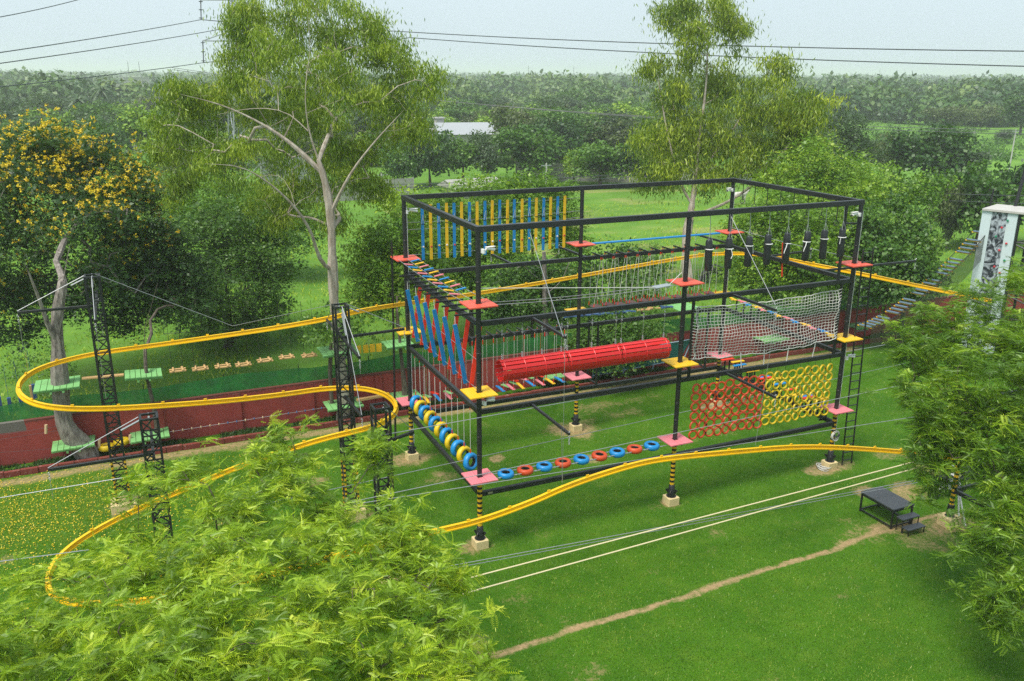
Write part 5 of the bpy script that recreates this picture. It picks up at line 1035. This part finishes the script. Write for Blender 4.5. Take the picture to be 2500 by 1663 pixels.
for (px, by, ty, wpx, k, lab) in [(1285, 440, 308, 180, 'mid', 'large dense green tree in front of the white shed roof'), (1190, 452, 330, 90, 'grey', 'greyish slim tree left of the large dense tree behind the tower'), (1130, 448, 325, 130, 'mid', 'green tree directly under the white shed'), (1050, 455, 320, 120, 'dark', 'dark tree under the two white water tanks'), (985, 460, 345, 100, 'mid', 'tree at the right foot of the eucalyptus crown above the grey wall'), (1465, 455, 345, 150, 'mid', 'round-crowned tree above the middle of the rear top beam'), (1400, 450, 372, 70, 'bright', 'small bright tree between the two round trees above the rear beam'), (1560, 460, 360, 130, 'dark', 'dark tree left of the forked eucalyptus crown'), (1250, 300+100, 262, 120, 'olive', 'olive tree behind the large dense tree'), (1350, 395, 270, 120, 'mid', 'tree behind and right of the large dense tree'), (1480, 390, 285, 150, 'olive', 'wide olive tree behind the round-crowned tree'),
        (2250, 462, 305, 190, 'dark', 'big dark spreading tree by the bright field at the right'), (2160, 455, 330, 110, 'olive', 'brownish tree joined to the big dark one by the field'), (2350, 470, 370, 140, 'grey', 'grey-green low tree right of the big dark field tree'), (2380, 610, 395, 170, 'mid', 'green tree behind the climbing wall'), (2470, 600, 400, 130, 'dark', 'dark tree behind the climbing wall mast'), (2310, 610, 430, 90, 'olive', 'olive tree left of the climbing wall top'), (2490, 330, 235, 110, 'dark', 'dark tree at the right edge above the far field'), (2320, 320, 262, 110, 'olive', 'lone flat-topped tree on the far field'), (2390, 310, 255, 90, 'olive', 'flat-topped tree right of the lone field tree'), (2200, 302, 262, 90, 'grey', 'tree at the rear edge of the far field, left side'), (2440, 350, 318, 60, 'grey', 'small shrub tree on the far field near the pole'),
        (250, 420, 285, 110, 'mid', 'tree in front of the white house at the left'), (165, 400, 285, 110, 'bright', 'bright tree left of the white house'), (90, 390, 280, 120, 'mid', 'tree above the yellow blossom at the left'), (330, 560, 380, 110, 'bright', 'light green tree between blossom tree and eucalyptus'), (400, 345, 270, 90, 'mid', 'tree right of the white house'), (20, 350, 250, 110, 'dark', 'dark tree at the left edge above the blossom')]:
    b = P(px, by, z=0); dep = proj(b)[2]; bgtree(b[0], b[1], wpx/FPX*dep*1.1, (by-ty)/FPX*dep*1.08, k, lab)
TOT = 0
def okpix(px, py, kind=0):
    if px > 1960 and 292 < py < 620: return False
    if 1390 < px < 2350 and 400 < py: return False
    if px < 1500 and py > 425: return False
    if 1010 < px < 1190 and 340 < py < 425: return False
    if 270 < px < 380 and 345 < py < 420: return False
    return True
while TOT < 262:
    u = rng.random(); dist = 115+(300-115)*u**.75; ang = rng.uniform(-.60, .60); f = np.array([w_[0], w_[1]])/np.hypot(w_[0], w_[1]); s = np.array([f[1], -f[0]])
    x, y = CAM[:2]+f*dist*math.cos(ang)+s*dist*math.sin(ang); px, py, dp = proj((x, y, 0))
    if not okpix(px, py): continue
    TOT += 1; k = ['mid', 'dark', 'grey', 'olive', 'mid', 'bright', 'grey'][rng.integers(7)]; wd = rng.uniform(8, 13.5)
    ht_ = wd*rng.uniform(.55, .75); zone = ['at the far left', 'behind the blossom tree', 'behind the tall eucalyptus', 'just right of the tall eucalyptus', 'above the rear left beam', 'behind the forked eucalyptus', 'above the bright field', 'at the far right'][int(np.clip((px+120)/2740*8, 0, 7))]
    row = 'front' if dist < 170 else 'second' if dist < 220 else 'third' if dist < 260 else 'rear'; size = 'broad' if wd > 11.5 else 'small' if wd < 9.5 else 'rounded'
    bgtree(x, y, wd, ht_, k, {'mid': 'mid green', 'dark': 'dark green', 'grey': 'grey-green', 'olive': 'olive green', 'bright': 'fresh green'}[k]+f' {size} tree in the {row} woodland row {zone}', 'trees of the woodland beyond the fields', 'woodland_tree')
def forest():
    n = 7500; u = rng.random(n); dist = 290*(4200/290)**(u**.9); ang = rng.uniform(-.62, .62, n); f = np.array([w_[0], w_[1]])/np.hypot(w_[0], w_[1]); s = np.array([f[1], -f[0]])
    x = CAM[0]+dist*(f[0]*np.cos(ang)+s[0]*np.sin(ang)); y = CAM[1]+dist*(f[1]*np.cos(ang)+s[1]*np.sin(ang)); keep = (fbm(x, y, 160, 61) < .56) | (dist < 330) | (dist > 1500); x, y, dist = x[keep], y[keep], dist[keep]; n = len(x); wd = rng.uniform(6, 18, n)*(1+dist/2600); ht = wd*rng.uniform(.42, .8, n)/(1+dist/4000)
    Vs = []; Fs = []; Ts = []; b = 0
    for lo, hi, per in ((0, 450, 300), (450, 900, 170), (900, 1800, 90), (1800, 9000, 45)):
        k = (dist >= lo) & (dist < hi); q = int(k.sum())
        if not q: continue
        c = np.repeat(np.stack([x[k], y[k], ht[k]*.52], 1), per, 0); r3 = np.repeat(np.stack([wd[k]*.5, wd[k]*.5, ht[k]*.5], 1), per, 0); o = rv(q*per); o /= np.linalg.norm(o, axis=1, keepdims=True); o *= rng.random((q*per, 1))**.3
        lump = 1+.25*np.sin(o[:, 0:1]*7+c[:, 0:1])*np.sin(o[:, 1:2]*6+c[:, 1:2]); pos = c+o*r3*lump; sc = np.repeat(wd[k], per)*(.105 if per > 200 else .13 if per > 100 else .17 if per > 50 else .24)*rng.uniform(.7, 1.3, q*per)
        V, F = place(T_WIDE, pos, rv(q*per, 1), o+np.array([0, 0, .5])+rv(q*per, .25), sc); t = np.clip(np.repeat(rng.normal(.1, .22, q)+.75*fbm(x[k], y[k], 90, 12), per)+rng.normal(0, .08, q*per), 0, 1)
        Vs.append(V); Fs.append(F+b); Ts.append(np.repeat(t, 4)); b += len(V)
    o = link('distant_forest', npmesh('distant_forest', np.concatenate(Vs), np.concatenate(Fs), np.concatenate(Ts), L_FAR)); o['kind'] = 'stuff'; o['label'] = 'far woodland fading into haze up to the horizon'
forest()
def bushes():
    n = 1700; x = rng.uniform(-40, 60, n); y = 13.4+rng.random(n)**2.2*26; k = fbm(x, y, 5, 44)+.12*(y < 15.5); x, y = x[k > .5], y[k > .5]; px = np.array([proj((a, b, 0))[0] for a, b in zip(x, y)]); c = np.stack([x, y, np.full(len(x), .25)], 1)
    V, F, T = clumps(c, T_SM, 60, .13, .42, 'ball', zsq=.6); o = link('undergrowth', npmesh('undergrowth', V, F, T, L_MID)); o['kind'] = 'stuff'; o['label'] = 'low weeds and undergrowth behind the wall'
    n = 60000; x = rng.uniform(-40, 70, n); y = 13+rng.random(n)**1.5*50; p = np.stack([x, y, np.zeros(n)], 1); k = fbm(x, y, 3, 77); p = p[k > .4]; scatter_blades('field_grass', p, 'rough grass of the field behind the wall', L_NEEM, (.08, .28), .03, np.clip(fbm(p[:, 0], p[:, 1], 4, 5)+rng.normal(0, .1, len(p)), 0, 1))
    n = 3500; px = rng.uniform(1960, 2560, n); py = rng.uniform(296, 470, n); p = np.array([P(a, b, z=0) for a, b in zip(px, py)]); k = fbm(p[:, 0], p[:, 1], 30, 8); p = p[k > .57][:700]
    V, F, T = clumps(p+(0, 0, .5), T_SM, 24, .5, .8, 'ball'); o = link('hedge_scrub', npmesh('hedge_scrub', V, F, T, L_MID)); o['kind'] = 'stuff'; o['label'] = 'scrub and hedges along the far field'
bushes()
# palms
def palm():
    m = mb(); m.tube(smooth_path([(0, 0, 0), (.2, 0, 4), (.1, 0, 8)], .6, 1), .16, 6); tr = m.mesh('trunk', BARKD); V = []; F = []
    for i in range(20):
        a = i*2.4; el = .9-.085*i*1.1; L = 3.2; prev = None
        for j in range(9):
            t = j/8; rr = L*t*math.cos(el)*(1-.1*t); z = 8+L*t*math.sin(el)-1.9*t*t; c = np.array([.1+rr*math.cos(a), rr*math.sin(a), z]); s = np.array([-math.sin(a), math.cos(a), 0])*.5*(1-t)**.6*(1 if j else .1); b = len(V); V += [tuple(c-s+(0, 0, -.28)), tuple(c), tuple(c+s+(0, 0, -.28))]
            if j: F += [(b-3, b-2, b+1, b), (b-2, b-1, b+2, b+1)]
    return npmesh('crown', V, F, np.repeat(rng.random(len(V)), 1), L_GREY), tr
pc_, pt_ = palm()
for i, (px, ty, dep) in enumerate([(246, 196, 190), (190, 222, 175), (132, 240, 175), (72, 228, 200), (300, 215, 300)]):
    p = P(px, ty+12, d=dep); t = thing('palm_tree', ['tallest palm above the tree tops at the left', 'palm with spread fronds left of the tallest palm', 'lower palm left of centre in the palm group', 'leftmost palm of the far group', 'small far palm near the grey building'][i], 'palm', (p[0], p[1], 0)); s = p[2]/8.6
    link('crown', pc_, t, scl=(1, 1, s), rot=(0, 0, i)); link('trunk', pt_, t, scl=(1, 1, s), rot=(0, 0, i))

# ------------------------------------------------------------------ far buildings, walls, poles, wires, pylon
def building(name, label, px, py, w, h, dp, mat, roof=None, rz=.1, dark=(), flat=True, cat='building'):
    b = P(px, py, z=0); t = thing(name, label, cat, b); m = mb(b); m.box(b+(0, 0, h/2), (w, dp, h), rz); m.build('wall', mat, t)
    m = mb(b); 
    if flat: m.box(b+(0, 0, h+.1), (w+.5, dp+.5, .2), rz)
    else:
        M_ = Matrix.Rotation(rz, 3, 'Z'); q = [(-w/2-.4, -dp/2-.4, h), (w/2+.4, -dp/2-.4, h), (w/2+.4, dp/2+.4, h), (-w/2-.4, dp/2+.4, h), (-w/2-.4, 0, h+dp*.22), (w/2+.4, 0, h+dp*.22)]; m.add([np.array(M_ @ Vector(p))+b for p in q], [(0, 1, 5, 4), (2, 3, 4, 5), (0, 4, 3), (1, 2, 5), (0, 3, 2, 1)])
    m.build('roof', roof or mat, t)
    for (dx, z, ww, hh) in dark:
        m = mb(b); o = Matrix.Rotation(rz, 3, 'Z') @ Vector((dx, -dp/2-.02, z)); m.box(b+np.array(o), (ww, .06, hh), rz); m.build('window', DECK, t)
    return t
LIME = paint('limewash', (.46, .45, .43), .8, .5, (.35, .33, .32), .5); ROOFW = paint('white_roof_sheet', (.36, .38, .40), .5, .3, (.4, .4, .4), .6)
building('white_house', 'small white house with dark doorway among the trees at the left', 322, 372, 7.5, 3.6, 6, LIME, ROOFW, .15, [(-.8, 1.5, 1.2, 2.4), (1.8, 1.7, 1.0, 1.6)])
building('white_shed', 'long white roofed shed in the trees behind the tower', 1135, 385, 9.5, 4.2, 8, LIME, ROOFW, -.2, (), False)
t = building('tank_house', 'two white block turrets beside the white shed', 1048, 385, 4.6, 4.6, 4, LIME, LIME, 0, ())
b = np.array(t.location)
for s in (-1.9, 1.9): m = mb(b); m.box(b+(s, 0, 5.6), (1.3, 1.6, 2.0)); m.box(b+(s, 0, 6.7), (1.7, 2, .2)); m.build('turret', LIME, t)
t = building('grey_building', 'unfinished grey concrete block on the far left skyline', 335, 236, 14, 11, 10, CONC, CONC, .1, [(4, 4, 2, 1.8), (4, 8, 2, 1.5)]); b = np.array(t.location)
for s in (-3, 3): m = mb(b); m.tube([b+(s, 0, 11), b+(s, 0, 20)], .18, 5); m.build('antenna', PYL, t)
building('farm_shed', 'low shed with patched metal roof behind the rear top beam', 1150, 478, 6, 1.2, 4, CONC, CONC, .1, (), False)
def farwall(label, a, b, h, mat=CONC):
    a = P(*a, z=0); b = P(*b, z=0); t = thing('precast_wall', label, 'wall', a); L = np.linalg.norm(b-a); n = max(1, int(L/2.2)); d = (b-a)/n
    m = mb(a)
    for j in range(4): m.beam(a+(0, 0, h*(j+.5)/4), b+(0, 0, h*(j+.5)/4), .05, h/4-.03)
    m.build('panel', mat, t); m = mb(a)
    for i in range(n+1): m.beam(a+d*i, a+d*i+(0, 0, h+.08), .14, .14)
    m.build('posts', mat, t)
farwall('grey precast wall between the eucalyptus and the tower', (700, 500), (1010, 480), 2.2); farwall('grey precast wall seen between blossom tree and eucalyptus', (300, 520), (440, 510), 2.6)
farwall('grey precast wall behind the round trees above the rear beam', (1260, 438), (1700, 452), 2.4); farwall('whitish wall behind the eucalyptus branches', (640, 455), (790, 440), 3.4, LIME); farwall('pale wall piece right of the forked eucalyptus', (1790, 445), (1900, 430), 2.2, LIME)
UP = []
for i, (px, by, ty) in enumerate([(1333, 468, 402), (1488, 368, 312), (2462, 425, 323), (935, 505, 425), (282, 420, 348), (1195, 300, 268)]):
    b = P(px, by, z=0); dp = proj(b)[2]; h = (by-ty)/FPX*dp*1.04; t = thing('utility_pole', ['short white pole in front of the large dense tree', 'pale pole in the clearing behind the round tree', 'pale pole standing on the far field at right', 'thin pole by the grey precast wall', 'pole beside the white house', 'far thin pole left of the large dense tree'][i], 'pole', b); m = mb(b); m.tube([b, b+(0, 0, h)], .1, 6); m.build('pole', LIME, t); m = mb(b); m.beam(b+(-.7, 0, h-.3), b+(.7, 0, h-.3), .1, .1); m.build('crossarm', PYL, t); UP.append(b+(0, 0, h))
for i, (a, b, c, r) in enumerate([((420, 165, 130), (2600, 330, 95), 3, .035), ((420, 170, 130), (2600, 320, 95), 3, .035), ((700, 455, 80), (1600, 420, 95), .5, .03), ((700, 462, 80), (1600, 428, 95), .5, .03), ((1900, 450, 75), (2600, 480, 55), .3, .025), ((1900, 462, 75), (2600, 500, 55), .3, .025)]):
    cable('power_line', ['upper far line crossing the forest behind both eucalyptus trees', 'lower far line crossing the forest behind both eucalyptus trees', 'upper line above the grey walls behind the tower', 'lower line above the grey walls behind the tower', 'upper line behind the climbing wall mast', 'lower line behind the climbing wall mast'][i], [P(a[0], a[1], d=a[2]), P(b[0], b[1], d=b[2])], r, DECK, sag=c*.6)
pd = 105
t = thing('power_pylon', 'galvanised lattice power pylon half hidden behind the top of the eucalyptus', 'pylon', (lambda q: (q[0], q[1], 0))(P(600, 60, d=pd))); b = np.array(t.location); m = mb(b)
Z = [0, 6, 11, 15, 19, 22, 25, 28, 31, 34]; W_ = [3.4, 2.9, 2.5, 2.1, 1.8, 1.6, 1.45, 1.3, 1.2, 1.1]
for i in range(len(Z)-1):
    for (sx, sy) in ((-1, -1), (1, -1), (1, 1), (-1, 1)):
        a = b+np.array([sx*W_[i], sy*W_[i], Z[i]]); c = b+np.array([sx*W_[i+1], sy*W_[i+1], Z[i+1]]); m.beam(a, c, .16, .16, (0, 1, 0)); nx2, ny2 = -sy, sx
        c2 = b+np.array([nx2*W_[i+1] if True else 0, ny2*W_[i+1], Z[i+1]]); m.beam(a, c2, .09, .09, (0, 1, 0)); m.beam(c, c2, .09, .09, (0, 1, 0))
        a2 = b+np.array([nx2*W_[i], ny2*W_[i], Z[i]]); m.beam(a2, c, .09, .09, (0, 1, 0))
m.build('lattice', PYL, t); ends = []
ARMS = [(495, 100, 497, 153), (490, 0, 491, 48)]
for (ax, ay, ix, iy) in ARMS:
    e = P(ax, ay, d=pd); q = b+np.array([0, 0, e[2]]); m = mb(e)
    for dy in (-1, 1): m.beam(q+(0, dy, 0), e, .12, .12); m.beam(q+(0, dy, 1.8), e, .1, .1)
    m.build('crossarm', PYL, t); f = P(ix, iy, d=pd); m = mb(e); m.tube([e, f], .07, 6)
    for k in range(3): m.lathe(e+(f-e)*(.08+.42*k), [(.25, -.04), (.25, .04)], 8)
    m.build('insulator', DECK, t); ends.append(f)
for i, (a, dd, b_, de, rr, mid) in enumerate([((-60, 137), 60, ends[1], 0, .04, None), ((-60, 218), 60, ends[0], 0, .04, None), ((-60, 163), 62, P(535, 72, d=pd), 0, .04, None), ((-60, 52), 60, P(210, -6, d=80), 0, .035, None), ((2580, 126), 70, P(960, 76, d=pd), 0, .05, None), ((2580, 164), 70, P(1000, 92, d=pd), 0, .05, None), ((960, 76), pd, ends[1], 0, .05, None), ((1000, 92), pd, ends[0], 0, .05, None)]):
    cable('power_line', ['upper high-voltage line from the left edge to the pylon', 'lowest high-voltage line from the left edge to the pylon', 'middle high-voltage line from the left edge to the pylon', 'faint line across the top left corner', 'upper sky line crossing to the right edge', 'lower sky line crossing to the right edge', 'hidden upper line behind the eucalyptus crown', 'hidden lower line behind the eucalyptus crown'][i], [P(*a, d=dd), b_], rr, DECK, sag=.12 if i < 4 else .4 if i < 6 else .2)
for i, (px, hh) in enumerate([(2185, 26), (2225, 28), (2145, 20), (1290, 18), (1400, 15)]):
    b = P(px, 199, z=0); t = thing('distant_pylon', 'faint pylon on the hazy horizon, '+ORD[i]+' counted', 'pylon', b, 'faint pylons on the horizon'); m = mb(b); m.beam(b, b+(0, 0, 30), 1.2, 1.2, (0, 1, 0)); m.beam(b+(-5, 0, 26), b+(5, 0, 26), .6, .6); m.build('frame', PYL, t)
# buffalo and white cow
def animal(label, p, mat, hd, L=2.1, H=1.25, graze=True, nm='buffalo'):
    p = np.array(p); c, s = math.cos(hd), math.sin(hd)
    def W3(x, y, z): return (c*x-s*y, s*x+c*y, z)
    vs = [(0, 0, H*.78), (.45*L, 0, H*.80), (-.30*L, 0, H*.80), (-.45*L, 0, H*.72), (.60*L, 0, H*(.62 if graze else 1.0)), (.72*L, 0, H*(.28 if graze else 1.08)), (.80*L, 0, H*(.10 if graze else .95))]
    rs = [.33, .27, .30, .20, .17, .15, .085]; ed = [(0, 1), (0, 2), (2, 3), (1, 4), (4, 5), (5, 6)]
    for sx, sy, root in ((.40, .16, 1), (.40, -.16, 1), (-.36, .17, 2), (-.36, -.17, 2)):
        k = len(vs); off = random.uniform(-.08, .08); vs += [(sx*L, sy, H*.55), (sx*L+(.03 if root == 1 else -.08), sy, H*.30), (sx*L+off, sy, .03)]; rs += [.12, .065, .05]; ed += [(root, k), (k, k+1), (k+1, k+2)]
    k = len(vs); vs += [(-.50*L, 0, H*.55), (-.49*L, 0, H*.28)]; rs += [.03, .02]; ed += [(3, k), (k, k+1)]
    me = bpy.data.meshes.new('body'); me.from_pydata([W3(*v) for v in vs], ed, []); me.materials.append(mat); t = thing(nm, label, nm, p); o = link('body', me, t)
    md = o.modifiers.new('skin', 'SKIN')
    for i, sv in enumerate(me.skin_vertices[0].data): sv.radius = (rs[i], rs[i]); sv.use_root = (i == 0)
    o.modifiers.new('sub', 'SUBSURF').levels = 1; o.modifiers['sub'].render_levels = 1
    m = mb(p); h = np.array(W3(*vs[5]))+p
    for sgn in (-1, 1): q = np.array(W3(0, sgn, 0)); m.tube(smooth_path([h+q*.1+(0, 0, .12), h+q*.3+(0, 0, .16), h+q*.34+(0, 0, .36)], .08, 2), .028, 5)
    m.build('horns', DECK, t)
HIDE = paint('dark_hide', (.05, .047, .045), .7, .4, (.12, .1, .09), 6); HIDEW = paint('white_hide', (.62, .57, .52), .7, .4, (.4, .32, .25), 3)
bp_ = P(1740, 688, z=0); animal('dark grey buffalo grazing behind the rear right column', bp_, HIDE, 3.3, 1.6, 1.2)
bp_ = P(1800, 500, z=0); animal('white cow standing on the field behind the top right bay', bp_, HIDEW, .1, 2.2, 1.45, False, 'cow')
